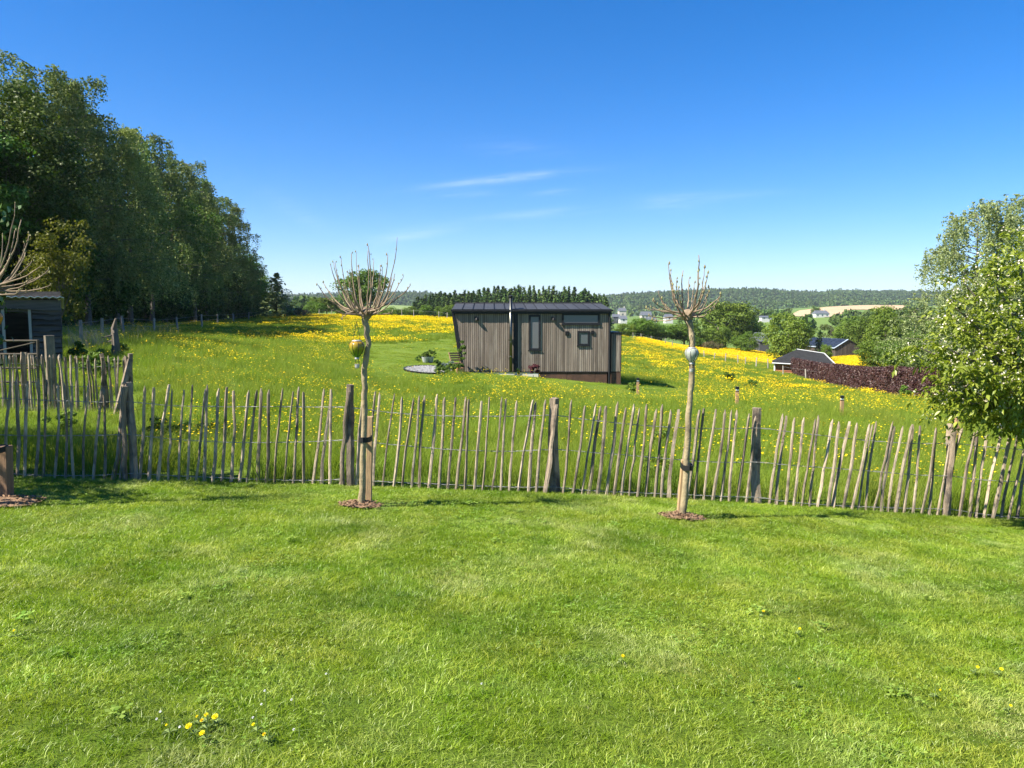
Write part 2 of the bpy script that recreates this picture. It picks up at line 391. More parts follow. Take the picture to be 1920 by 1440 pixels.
# --- the mown lawn
M_lawn = M_leaf('lawn_blade', (.175,.262,.010), (.525,.595,.098), (.205,.312,.012), trans=.4, wscale=2.2, rough=.42, gloss=.5, tcol=(1.1,1.2,.45), extra=(((.085,.165,.007),.85,.48,.63,.5),((.50,.54,.20),1.35,.53,.68,.6),((.075,.165,.012),5.5,.56,.70,.55),((.38,.33,.17),3.1,.68,.78,.8)))
protos = []
for k in range(7):
    r = np.random.default_rng(100+k)
    V, Fq = blades(r, 820, .23, .020, .048, .0044, 1.25, square=True, segs=2, lean=(.2,.1), tuss=95)
    V2, F2 = blades(r, 20, .23, .040, .065, .0050, 1.7, square=True, segs=2)
    V4, F4 = blades(r, 1000, .24, .014, .032, .0042, 1.2, square=True, segs=2, lean=(.2,.1)); F2 = np.vstack([F2, F4+len(V2)]); V2 = np.vstack([V2, V4])
    V3, F3 = blades(r, 3, .23, .05, .08, .005, 2.4, square=True, segs=2)
    protos.append(np_mesh('lawn_patch', np.vstack([V, V2, V3]), np.vstack([Fq, F2+len(V), F3+len(V)+len(V2)])))
r = np.random.default_rng(5)
step = .31; xs = np.arange(-8.5, 9.0, step); ys = np.arange(1.9, 9.6, step); LX, LY = np.meshgrid(xs, ys); LX = LX.ravel() + r.uniform(-.08,.08,LX.size); LY = LY.ravel() + r.uniform(-.08,.08,LY.size)
ok = (LY < fence_y(LX)+.10) & (np.abs(LX) < LY*.76+.8); LX, LY = LX[ok], LY[ok]
n = len(LX); lush = np.clip(vnoise(LX, LY, .9, 11)*.9 + vnoise(LX, LY, .33, 12)*.5 - .2, 0, 1.2)
sc = np.stack([np.ones(n), np.ones(n), .58+.78*lush], -1)
tilt = np.stack([np.full(n, math.atan(LC)), np.full(n, -math.atan(LB)), np.zeros(n)], -1)
rz = r.choice([0, .5, 1, 1.5], n)*np.pi + r.uniform(-.3,.3,n)
rots = []
for i in range(n):
    e = (Matrix.Rotation(-math.atan(LB),3,'Y') @ Matrix.Rotation(math.atan(LC),3,'X') @ Matrix.Rotation(rz[i],3,'Z')).to_euler(); rots.append(tuple(e))
scatter('lawn_grass', 'short mown green lawn grass in front of the paling fence', np.stack([LX, LY, gz(LX, LY)-.004], -1), rots, sc, r.integers(0, 7, n), protos, M_lawn)

# clover and small broad-leaved weeds in patches through the lawn
def clover_proto(seed, n, R, ls):
    rng = np.random.default_rng(seed); vs, fs = [], []
    for _ in range(n):
        a, q = rng.uniform(0, 6.28), R*math.sqrt(rng.random()); cx, cy, h = q*math.cos(a), q*math.sin(a), rng.uniform(.022,.042)
        for k in range(3):
            w = a + k*2.094 + rng.uniform(-.2,.2); l = ls*rng.uniform(.7,1.2); c, s = math.cos(w), math.sin(w); o = len(vs); up = rng.uniform(-.2,.5)*l
            vs += [(cx,cy,h), (cx+c*l*.6-s*l*.45, cy+s*l*.6+c*l*.45, h+up*.6), (cx+c*l, cy+s*l, h+up), (cx+c*l*.6+s*l*.45, cy+s*l*.6-c*l*.45, h+up*.6)]; fs.append((o,o+1,o+2,o+3))
    return np_mesh('clover_patch', vs, fs)
M_clover = M_leaf('clover_leaf', (.12,.225,.018), (.30,.41,.08), None, trans=.3, gloss=.2)
cpro = [clover_proto(150+k, 22, .16, .011) for k in range(4)] + [clover_proto(160+k, 6, .05, .024) for k in range(2)]
r = np.random.default_rng(9); n = 420; yv = np.sqrt(r.uniform(2.2**2, 8.3**2, n)); xv = r.uniform(-.74,.74,n)*yv
kp = (vnoise(xv, yv, .8, 61)*.7 + vnoise(xv, yv, .3, 62)*.3 > .42) & (yv < fence_y(xv)-.1); xv, yv = xv[kp], yv[kp]; n = len(xv)
scatter('lawn_clover', 'small clover and weed leaves growing through the lawn', np.stack([xv, yv, gz(xv,yv)-.008], -1), np.stack([np.full(n, math.atan(LC)), np.full(n, -math.atan(LB)), r.uniform(0,6.28,n)], -1), np.stack([r.uniform(.7,1.2,n)]*3, -1), np.where(r.random(n) < .85, r.integers(0,4,n), r.integers(4,6,n)), cpro, M_clover)
# ------------------------------------------------------------------ the meadow: long grass and buttercups
EDGE = lambda y: np.interp(y, [20,40,104,130,150,200], [-27.5,-29,-37.2,-44,-50.5,-72])                 # forest edge, x at distance y
MOWN = [[(690,648),(860,636),(872,702),(760,716),(690,702)], [(985,706),(1165,722),(1262,720),(1330,748),(1215,756),(1060,738)], [(860,694),(1015,700),(1170,718),(1170,732),(1010,716),(872,708)]]
PATIO = [(757,692),(800,683),(862,684),(872,700),(830,708),(775,703)]
def zone(rng, y0, y1, dens, umax=.74):
    n = int(dens*umax*(y1*y1-y0*y0)); y = np.sqrt(rng.uniform(y0*y0, y1*y1, n)); x = rng.uniform(-umax, umax, n)*y
    ok = (y > fence_y(x)+.12) & (x > EDGE(y)+1.5*rng.random(n)); x, y = x[ok], y[ok]
    z = gz(x, y); px, py = proj(x, y, z)
    ok = ~((y > 35.75) & (y < 39) & (x > -2.7) & (x < 5.3)); ok &= ~inpoly(px, py, PATIO)
    return x[ok], y[ok], z[ok], px[ok], py[ok]
M_mead = M_leaf('meadow_blade', (.120,.200,.013), (.280,.365,.045), (.235,.290,.038), trans=.4, wscale=.35, rough=.6, gloss=.2, tcol=(1.1,1.2,.45), extra=(((.30,.285,.08),.8,.56,.72,.5),((.065,.140,.012),.6,.54,.70,.6)))
mprot = []
for k in range(6):
    r = np.random.default_rng(200+k)
    V, Fq = blades(r, 75, .26, .16, .36, .0062, .75, segs=3)
    V2, F2 = blades(r, 6, .22, .34, .52, .004, .35, segs=3)
    mprot.append(np_mesh('meadow_tuft', np.vstack([V, V2]), np.vstack([Fq, F2+len(V)])))
fprot = []
for k in range(4):
    r = np.random.default_rng(230+k)
    V, Fq = blades(r, 90, .55, .14, .34, .016, .7, segs=2)
    fprot.append(np_mesh('meadow_tuft_far', V, Fq))
def put_grass(name, label, rng, y0, y1, dens, pr, sbase):
    x, y, z, px, py = zone(rng, y0, y1, dens); n = len(x)
    mown = np.zeros(n, bool)
    for pl in MOWN: mown |= inpoly(px, py, pl)
    h = sbase*(.62+.75*vnoise(x, y, 1.7, 21))*rng.uniform(.8,1.2,n)
    h *= 1 + .35*np.exp(-((y-fence_y(x))/1.2)**2)    # unmown strip right behind the fence
    h = np.where((px < 270) & (y < 17) & (y > 9.5), h*.55, h)
    h = np.where(mown, h*.26, h); w = np.where(mown, 1.0, .9+.35*rng.random(n))
    s = np.stack([w*np.sqrt(sbase), w*np.sqrt(sbase), h], -1); rot = np.stack([np.zeros(n), np.zeros(n), rng.uniform(0, 6.28, n)], -1)
    return scatter(name, label, np.stack([x, y, z-.01], -1), rot, s, rng.integers(0, len(pr), n), pr, M_mead)
put_grass('meadow_grass', 'long green meadow grass just behind the paling fence', np.random.default_rng(31), 8, 19, 11, mprot, 1.0)
put_grass('meadow_grass', 'green meadow grass around the wooden tiny house', np.random.default_rng(32), 19, 46, 6.5, mprot, 1.0)
put_grass('meadow_grass', 'distant green meadow grass beyond the wooden tiny house', np.random.default_rng(33), 46, 135, 2.0, fprot, 1.0)
M_butter = M_leaf('buttercup_petal', (.80,.56,.006), (.86,.66,.012), None, trans=.25, rough=.4, gloss=.4, tcol=(1,1,.5))
def flower_proto(seed, n, R, fr, h0, h1):
    rng = np.random.default_rng(seed); vs, fs = [], []
    for _ in range(n):
        a, rr = rng.uniform(0, 6.28), R*math.sqrt(rng.random()); cx, cy, h = rr*math.cos(a), rr*math.sin(a), rng.uniform(h0, h1)
        f = fr*rng.uniform(.75, 1.2); ta, tl = rng.uniform(0, 6.28), rng.uniform(0, .6); o = len(vs)
        nx_, ny_ = math.cos(ta)*tl, math.sin(ta)*tl
        vs.append((cx, cy, h))
        for k in range(5):
            w = k*1.2566; dx, dy = f*math.cos(w), f*math.sin(w); vs.append((cx+dx, cy+dy, h + f*.45 - (dx*nx_+dy*ny_)))
        for k in range(5): fs.append((o, o+1+k, o+1+(k+1) % 5))
    return np_mesh('buttercup_sprig', vs, fs)
near_fl = [flower_proto(300+k, 5, .28, .014, .26, .46) for k in range(6)]
mid_fl = [flower_proto(320+k, 9, .36, .021, .22, .42) for k in range(5)]
far_fl = [flower_proto(340+k, 30, .60, .044, .20, .36) for k in range(4)]
# where buttercups stand thick, as seen from the lawn: (outline, share of ground)
BANDS = [([(470,596),(600,590),(860,602),(860,613),(700,604),(560,603)], .95), ([(500,603),(640,606),(860,618),(860,631),(760,622),(620,616),(500,612)], .9),
 ([(560,632),(690,640),(770,640),(870,648),(872,668),(800,664),(700,654),(560,648)], .85), ([(340,640),(560,645),(640,655),(560,664),(360,655)], .35),
 ([(420,668),(600,668),(660,690),(560,700),(420,690)], .35), ([(560,690),(720,690),(900,715),(1010,730),(1080,745),(900,765),(640,752),(520,730)], .30),
 ([(960,738),(1090,748),(1220,790),(1180,830),(1000,790)], .40), ([(1180,655),(1300,672),(1450,705),(1420,722),(1280,715),(1170,700)], .13), ([(1180,700),(1420,722),(1500,755),(1300,760),(1200,715)], .35),
 ([(1420,722),(1620,735),(1740,755),(1760,790),(1560,790),(1400,760)], .30), ([(1380,800),(1560,800),(1640,860),(1500,880),(1380,850)], .35), ([(1180,640),(1300,655),(1290,662),(1180,650)], .25)]
def put_flowers(name, label, rng, y0, y1, dens, pr, base, zs=(1,1)):
    x, y, z, px, py = zone(rng, y0, y1, dens); d = np.full(len(x), base)
    jx, jy = px + rng.normal(0, 6, len(x)), py + rng.normal(0, 2.0, len(x))
    for pl, k in BANDS: d = np.maximum(d, np.where(inpoly(jx, jy, pl), k, 0))
    patch = vnoise(x, y*.7, 2.6 if y1 < 60 else 7, 41)*.6 + vnoise(x, y, .9, 42)*.4
    d *= np.clip((patch-.22)*2.3, .10 if y1 < 60 else .45, 1.4)
    for pl in MOWN: d = np.where(inpoly(px, py, pl), d*.03, d)
    d *= np.clip((y-fence_y(x))/1.5, .05, 1)
    d = np.where((px < 330) & (y < 30), d*.25, d)
    k = rng.random(len(x)) < d; x, y, z = x[k], y[k], z[k]; n = len(x)
    s = rng.uniform(.85, 1.15, n); rot = np.stack([np.zeros(n), np.zeros(n), rng.uniform(0, 6.28, n)], -1)
    return scatter(name, label, np.stack([x, y, z], -1), rot, np.stack([s, s, s*rng.uniform(.8,1.15,n)], -1), rng.integers(0, len(pr), n), pr, M_butter)
put_flowers('buttercup_flowers', 'yellow buttercups dotted through the grass behind the paling fence', np.random.default_rng(51), 9, 22, 15, near_fl, .42)
put_flowers('buttercup_flowers', 'yellow buttercups in drifts around the tiny house', np.random.default_rng(52), 22, 50, 9, mid_fl, .24)
put_flowers('buttercup_flowers', 'dense yellow buttercup bands across the far meadow', np.random.default_rng(53), 50, 135, 2.8, far_fl, .07)
# the solid yellow field beyond the post fence on the right
rng = np.random.default_rng(54); n = 16000; fx = rng.uniform(10, 105, n); fy = rng.uniform(100, 190, n); fzv = gz(fx, fy); qx, qy = proj(fx, fy, fzv)
k = inpoly(qx + rng.normal(0,3,n), qy + rng.normal(0,1,n), [(1195,636),(1290,645),(1480,664),(1640,664),(1640,690),(1520,692),(1430,682),(1300,664),(1195,643)]); fx, fy, fzv = fx[k], fy[k], fzv[k]; n = len(fx)
scatter('buttercup_flowers', 'solid yellow flower field beyond the post and wire fence', np.stack([fx, fy, fzv], -1), np.stack([np.zeros(n), np.zeros(n), rng.uniform(0,6.28,n)], -1),
        np.stack([np.full(n,1.5)]*3, -1)*np.array([1,1,.8]), rng.integers(0, 4, n), far_fl, M_butter)
# ------------------------------------------------------------------ chestnut paling fences
M_pale = M_solid('weathered_chestnut', (.215,.165,.115), (.46,.375,.28), 5, (6,6,.9), .85, .6, 22, objrand=.40, c3=(.13,.105,.085), s3=4)
M_post = M_solid('old_post_wood', (.18,.135,.095), (.39,.31,.23), 4, (7,7,.7), .88, .8, 16, objrand=.18, c3=(.10,.08,.065), s3=5)
M_wire = M_solid('galvanised_wire', (.30,.30,.29), (.22,.22,.21), 20, rough=.6, metal=.1)
def picket_mesh(seed, L=1.15):
    r = random.Random(seed); m = MB(); n = 7
    sq = [r.uniform(.72, 1.18) for _ in range(6)]; bx, by = r.uniform(-.022,.022), r.uniform(-.012,.012); w = r.uniform(.0135,.0195)
    kx, kz = r.uniform(-.012,.012), r.randint(2, 4); pts, rad = [], []
    for i in range(n):
        t = i/(n-1); pts.append((bx*math.sin(t*math.pi) + (kx if i == kz else 0) + r.uniform(-.004,.004), by*math.sin(t*math.pi*1.3)+r.uniform(-.003,.003), -.12 + t*(L-.06))); rad.append(w*r.uniform(.86,1.1)*(1.05-.18*t))
    top = pts[-1]; style = r.random()
    pts.append((top[0]+r.uniform(-.006,.006), top[1], top[2]+.05)); rad.append(rad[-1]*(.30 if style < .55 else .72))
    m.tube(pts, rad, 6, True, sq); return m.mesh('picket')
PK = [picket_mesh(k) for k in range(22)]
for me in PK: me.materials.append(M_pale)
def post_mesh(seed, L=1.2, rad=.062):
    r = random.Random(seed); m = MB(); n = 8; sides = 9; sq = [r.uniform(.62,1.22) for _ in range(sides)]; pts, rd = [], []
    for i in range(n):
        t = i/(n-1); pts.append((r.uniform(-.012,.012)+.02*math.sin(t*3+seed), r.uniform(-.01,.01), -.15+t*(L+.15))); rd.append(rad*r.uniform(.92,1.1)*(1.06-.08*t))
    m.tube(pts, rd, sides, True, sq); return m.mesh('post')
def make_fence(label, A, B, post_at, spacing, lean, seed, zbase, hh=1.0, fat=1.0, wires=(.05,.46,.83)):
    r = random.Random(seed); d = (B-A); L = Vector((d.x, d.y, 0)).length; ux, uy = d.x/L, d.y/L; ang = math.atan2(uy, ux)
    root = thing('paling_fence', label, 'fence', (A.x, A.y, zbase(A.x, A.y))); z0 = root.location.z
    s = 0; tops = []; posts = sorted(post_at)
    while s < L:
        s += spacing*r.uniform(.86, 1.16)
        if any(abs(s-q) < .05 for q in posts): continue
        x, y = A.x+ux*s, A.y+uy*s; o = bpy.data.objects.new('picket', r.choice(PK)); COL.objects.link(o); o.parent = root
        o.location = (x-A.x, y-A.y, zbase(x, y)-z0); le = lean + r.gauss(0, .028)
        o.rotation_euler = (Euler((r.gauss(0,.03), le, 0)).to_matrix().to_4x4()).to_euler(); o.rotation_euler.rotate_axis('Z', r.uniform(0, 6.28))
        if r.random() < .5: pass
        k = hh*r.uniform(.965, 1.03); wv = fat*r.uniform(.85, 1.2); o.scale = (wv, wv, k)
    for i, q in enumerate(posts):
        x, y = A.x+ux*q, A.y+uy*q
        o = link('post', post_mesh(seed*7+i, 1.06*hh*r.uniform(.98,1.03), r.uniform(.046,.056)), M_post, root, (x-A.x, y-A.y+.05, zbase(x,y)-z0)); o.rotation_euler = (0, r.uniform(-.02,.05), r.uniform(0,6))
        if r.random() < .9:                          # a split rail set against the post
            o2 = link('post', post_mesh(seed*9+i+50, 1.02*hh*r.uniform(.97,1.03), .027), M_post, root, (x-A.x-.075, y-A.y-.02, zbase(x,y)-z0)); o2.rotation_euler = (0, .05+r.uniform(-.01,.03), 0)
    for h in wires:
        for ph in (0, 1):
            pts = []; k = int(L/.05)
            for i in range(k+1):
                q = L*i/k; x, y = A.x+ux*q, A.y+uy*q; near_post = min(abs(q-p) for p in posts) if posts else 1
                sag = .012*math.sin(q*2.3+h*5) - .018*min(1, near_post) + .02*math.exp(-(near_post/.3)**2)
                w = math.sin(q/spacing*math.pi + ph*math.pi)*.020
                pts.append((x-A.x - uy*w, y-A.y + ux*w, zbase(x,y)-z0 + h*hh + sag + .004*(ph-.5)))
            MB().tube(pts, .0026, 4).build('wire', M_wire, root)
    return root
zb = lambda x, y: gz1(x, y)
dF = (FB-FA); uF = dF/Vector((dF.x, dF.y, 0)).length
FA2 = P(-260, 893, 7.87); FA2 = Vector((FA2.x, fence_y(FA2.x), 0)); FB2x = 7.4; FB2 = Vector((FB2x, fence_y(FB2x), 0))
_qs = np.arange(0, 17, .02); _qd = (FB2-FA2).normalized(); _qx = FA2.x+_qd.x*_qs; _qy = FA2.y+_qd.y*_qs; _qp = proj(_qx, _qy, gz(_qx,_qy)+.5)[0]
def s_at(px): return float(np.interp(px, _qp, _qs))  # distance along the front fence at a photo column
make_fence('low chestnut paling fence running across the whole lawn edge', FA2, FB2, [s_at(p) for p in (-140, 246, 655, 1040, 1422, 1785)], .095, .095, 3, zb)
BA = P(-160, 772, 14.5); BB = P(246, 768, 15.4)
bf = make_fence('chestnut paling fence in the sun before the dark plank shed', Vector((BA.x,BA.y,0)), Vector((BB.x,BB.y,0)), [.5, 1.86, 3.3, (Vector((BB.x-BA.x,BB.y-BA.y,0))).length-.02], .054, .01, 11, zb, 1.08, 1.3)
# diagonal brace log of the back fence corner post
c0 = P(244, 674, 15.38); c1 = P(216, 765, 15.0); c1.z = gz1(c1.x, c1.y)-.05
rt = bf.location
MB().tube([c0-rt, (c0+c1)/2-rt+Vector((.01,0,.02)), c1-rt], [.055,.06,.062], 8, True, [1,.9,1.1,.95,1.05,.9,1,1.1]).build('brace', M_post, bf)
# ------------------------------------------------------------------ trees
M_bark = M_solid('grey_brown_bark', (.085,.070,.055), (.16,.135,.11), 6, (3,3,.6), .95, .8)
M_birchbark = M_solid('birch_bark', (.16,.148,.132), (.07,.06,.052), 5, (1,1,3), .85, .5)
L_birch = M_leaf('birch_leaf', (.080,.130,.026), (.310,.350,.140), (.15,.20,.06), trans=.2, wscale=.25, gloss=.12, vary=.5)
L_weep = M_leaf('weeping_birch_leaf', (.14,.185,.06), (.33,.38,.17), None, trans=.25, gloss=.2)
L_beech = M_leaf('forest_leaf', (.036,.090,.009), (.150,.245,.026), (.045,.11,.011), trans=.22, wscale=.2, vary=.7)
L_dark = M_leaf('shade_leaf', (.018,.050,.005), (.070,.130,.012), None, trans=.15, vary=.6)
L_hazel = M_leaf('hazel_leaf', (.070,.090,.010), (.160,.168,.020), None, trans=.35)
L_oak = M_leaf('oak_leaf', (.065,.120,.012), (.175,.245,.028), (.10,.17,.022), trans=.3, wscale=.12)
L_light = M_leaf('light_tree_leaf', (.085,.150,.016), (.185,.260,.030), (.10,.17,.02), trans=.35, wscale=.15)
L_willow = M_leaf('willow_leaf', (.085,.130,.035), (.175,.215,.075), (.12,.16,.05), trans=.3, wscale=.2)
L_spruce = M_leaf('spruce_needle', (.036,.078,.018), (.110,.170,.038), None, trans=.1, gloss=.2)
L_larch = M_leaf('larch_needle', (.15,.20,.07), (.30,.35,.14), None, trans=.25)
L_brown = M_leaf('bramble_leaf', (.12,.075,.045), (.20,.14,.08), (.10,.12,.04), trans=.2, wscale=.6)
L_copper = M_leaf('copper_beech_leaf', (.032,.013,.011), (.105,.040,.032), (.055,.020,.018), trans=.2, wscale=.4, gloss=.7, tcol=(1.4,.5,.4))

def leaf_quads(c, n, size, rng, aspect=.6):
    """c centres, n normals -> diamond leaves"""
    N = len(c); n = n/np.maximum(np.linalg.norm(n, axis=1, keepdims=True), 1e-6)
    a = rng.normal(size=(N,3)); a -= n*(a*n).sum(1, keepdims=True); a /= np.maximum(np.linalg.norm(a, axis=1, keepdims=True), 1e-6); b = np.cross(n, a)
    s = (size*rng.uniform(.65, 1.25, N))[:,None]
    V = np.stack([c-a*s*.5, c+b*s*.5*aspect+n*s*.08, c+a*s*.5, c-b*s*.5*aspect+n*s*.08], 1).reshape(-1,3)
    return V, np.arange(N*4).reshape(N,4)
def crown_broad(seed, rx, rz, cz, nclump, nleaf, size, shell=.5, flat=.9):
    rng = np.random.default_rng(seed)
    d = rng.normal(size=(nclump,3)); d /= np.linalg.norm(d, axis=1, keepdims=True); rr = rng.uniform(shell, 1, nclump)**.7
    wob = 1 + .22*np.sin(d[:,0]*3+seed) + .16*np.sin(d[:,1]*4+seed*2+d[:,2]*3)
    cc = d*rr[:,None]*wob[:,None]*np.array([rx, rx, rz])*.84; cc[:,2] = np.where(cc[:,2] < 0, cc[:,2]*flat, cc[:,2]) + cz
    cr = rng.uniform(.16, .34, nclump)*rx
    k = rng.integers(0, nclump, nclump*nleaf); e = rng.normal(size=(len(k),3)); e /= np.linalg.norm(e, axis=1, keepdims=True)
    e[:,2] = np.abs(e[:,2])*np.where(rng.random(len(k)) < .72, 1, -1)
    p = cc[k] + e*(cr[k]*rng.uniform(.55, 1.08, len(k)))[:,None]*np.array([1,1,.78])
    return leaf_quads(p, e*1.1 + rng.normal(size=e.shape)*.6 + np.array([0,0,.25]), size, rng), cc
def trunk_mesh(seed, h, r0, targets, base=-.3, nl=9):
    r = random.Random(seed); m = MB(); top = h*.72; pts = [(r.uniform(-.02,.02)*h*t + .015*h*math.sin(t*4+seed), .012*h*math.sin(t*5+seed*2), base + (top-base)*t) for t in np.linspace(0,1,7)]
    m.tube(pts, [r0*(1.25 if i == 0 else 1)*(1-.75*i/6) for i in range(7)], 8)
    tg = list(targets); r.shuffle(tg)
    for c in tg[:nl]:
        t = r.uniform(.35,.85); b = Vector(pts[min(6, int(t*6))]); c = Vector(c); mid = (b+c)/2 + Vector((0,0,-.04*h))
        m.tube([b, mid, c], [r0*.42, r0*.26, r0*.1], 5, False)
    return m.mesh('trunk')
def birch_arrays(seed, h, spread, nb=46, strands=13, leaves=20, size=.15, droop=1.0):
    rng = np.random.default_rng(seed); C, TW = [], []
    for i in range(nb):
        t = .13 + .85*((i+rng.random())/nb); az = rng.uniform(0, 2*np.pi); L = spread*(1.05-(t-.22)*.95)**.75*rng.uniform(.7,1.15); up = rng.uniform(.35,.8)
        o = np.array([0,0,h*t*.9]); d = np.array([math.cos(az), math.sin(az), 0])
        path = [o + d*L*s + np.array([0,0,L*up*(s-.55*s*s*1.25)]) for s in np.linspace(0,1,6)]
        TW.append(path)
        for j in range(strands):
            s = .3+.7*rng.random()**.75; q = s*5; a = int(min(4, q)); p0 = path[a]*(1-(q-a)) + path[a+1]*(q-a)
            p0 = p0 + rng.normal(size=3)*np.array([.35,.35,.22])*spread*.16
            sl = rng.uniform(.5,1.6)*droop*(h/17); n = leaves; ss = rng.random(n)
            drift = rng.normal(size=3)*.16; drift[2] = 0
            up0 = rng.uniform(0,.35)*sl
            c = p0 + np.outer(ss, drift*sl) + np.stack([rng.normal(size=n)*.09, rng.normal(size=n)*.09, up0*np.sin(ss*3.1) - sl*ss**1.2], -1)
            C.append(c)
    c = np.vstack(C); nrm = rng.normal(size=c.shape)*np.array([1,1,.7]); nrm[:,2] += .3
    return leaf_quads(c, nrm, size, rng, .62), TW
def birch_trunk(seed, h, r0, TW, every=1):
    r = random.Random(seed); m = MB(); pts = [(.02*h*math.sin(t*3+seed)*t, .015*h*math.sin(t*4+seed), -.3+h*.84*t) for t in np.linspace(0,1,9)]
    m.tube(pts, [r0*(1.3 if i == 0 else 1)*(1-.9*i/8)+.01 for i in range(9)], 8)
    for p in TW[::every]: m.tube([tuple(q) for q in p], [r0*.24, r0*.2, r0*.16, r0*.12, r0*.08, r0*.04], 4, False)
    return m.mesh('trunk')
KIND = {}
def reg(key, crown, trunk, cm, tm):
    crown.materials.append(cm); trunk.materials.append(tm); KIND[key] = (crown, trunk)
for k in range(4):
    (V, Q), TW = birch_arrays(400+k, 17, 4.3, nb=48, strands=20, leaves=26, size=.165, droop=1.5); reg(f'birch{k}', np_mesh('crown', V, Q), birch_trunk(k, 17, .17, TW), L_birch, M_birchbark)
for k in range(3):
    (V, Q), cc = crown_broad(420+k, 4.2, 6.6, 8.2, 130, 230, .20, .40); reg(f'forest{k}', np_mesh('crown', V, Q), trunk_mesh(k, 15, .2, cc), L_beech, M_bark)
for k in range(2):
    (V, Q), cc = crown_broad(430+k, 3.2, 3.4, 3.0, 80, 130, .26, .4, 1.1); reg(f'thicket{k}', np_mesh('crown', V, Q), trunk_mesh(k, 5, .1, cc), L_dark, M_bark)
(V, Q), cc = crown_broad(440, 2.0, 2.4, 3.2, 75, 80, .15, .2, 1.0); reg('hazel', np_mesh('crown', V, Q), trunk_mesh(5, 5, .08, cc), L_hazel, M_bark)
for k in range(3):
    (V, Q), cc = crown_broad(450+k, 5.0, 4.4, 6.0, 95, 110, .42, .5); reg(f'oak{k}', np_mesh('crown', V, Q), trunk_mesh(k, 11, .28, cc), L_oak, M_bark)
for k in range(3):
    (V, Q), cc = crown_broad(460+k, 4.2, 4.0, 4.6, 85, 105, .36, .5, 1.0); reg(f'light{k}', np_mesh('crown', V, Q), trunk_mesh(k, 8, .2, cc), L_light, M_bark)
for k in range(2):
    (V, Q), TW = birch_arrays(470+k, 13, 5.5, nb=40, strands=14, leaves=16, size=.30, droop=1.5); reg(f'willow{k}', np_mesh('crown', V, Q), birch_trunk(k, 13, .22, TW, 3), L_willow, M_bark)
(V, Q), TW = birch_arrays(480, 20, 7.6, nb=60, strands=24, leaves=34, size=.205, droop=2.3); reg('weeping', np_mesh('crown', V, Q), birch_trunk(3, 20, .22, TW), L_weep, M_birchbark)
def conifer_arrays(seed, h, r, tiers, per, size, upturn=.0):
    rng = np.random.default_rng(seed); C, Nn = [], []
    for i in range(tiers):
        t = (i+.3)/tiers; z = h*(.06+.94*t); R = r*(1-t)**.74 + .05
        for j in range(per):
            az = rng.uniform(0, 6.28); L = R*rng.uniform(.75,1.15); m = max(3, int(7*(1-t)+2)); s = rng.uniform(.1,1,m)
            C.append(np.stack([math.cos(az)*L*s, math.sin(az)*L*s, z + (upturn-.32)*L*s + .12*L*s*s + rng.normal(size=m)*.055*h/(1+tiers*.12)], -1))
            Nn.append(np.tile([math.cos(az)*.4, math.sin(az)*.4, 1.0], (m,1)))
    c = np.vstack(C); n = np.vstack(Nn) + rng.normal(size=(len(c),3))*.4
    return leaf_quads(c, n, size, rng, .55)
for k in range(4):
    V, Q = conifer_arrays(500+k, 11, 2.3, 19, 13, .62); m = MB(); m.tube([(0,0,-.3),(0,0,10.6)], [.16,.03], 6); reg(f'spruce{k}', np_mesh('crown', V, Q), m.mesh('trunk'), L_spruce, M_bark)
V, Q = conifer_arrays(510, 6.2, 1.9, 22, 12, .42, .25); m = MB(); m.tube([(0,0,-.3),(0,0,6.2)], [.1,.015], 6); reg('larch', np_mesh('crown', V, Q), m.mesh('trunk'), L_larch, M_bark)
(V, Q), cc = crown_broad(520, 2.6, 1.3, 1.2, 60, 70, .22, .3, 1.0); reg('bramble', np_mesh('crown', V, Q), trunk_mesh(5, 2, .05, cc), L_brown, M_bark)

def tree(name, label, cat, key, x, y, s=1.0, sz=None, group=None, rz=None, dz=0, rx=None):
    z = gz1(x, y) + dz; t = thing(name, label, cat, (x, y, z), group, random.uniform(0, 6.28) if rz is None else rz)
    cme, tme = KIND[key]; sv = (s if rx is None else rx, s if rx is None else rx, sz or s)
    for nm, me in (('trunk', tme), ('crown', cme)):
        o = bpy.data.objects.new(nm, me); COL.objects.link(o); o.parent = t; o.scale = sv
    return t
def tree_px(name, label, cat, key, px, Y, top, native_h, wpx=None, native_w=None, group=None, rz=None):
    """a tree whose top stands at photo row `top`"""
    p = on_ground(px, Y); h = P(px, top, Y).z - p.z; sz = h/native_h; rx = sz if wpx is None else (wpx/F_PX*Y)/native_w
    return tree(name, label, cat, key, p.x, p.y, sz, sz, group, rz, 0, rx)

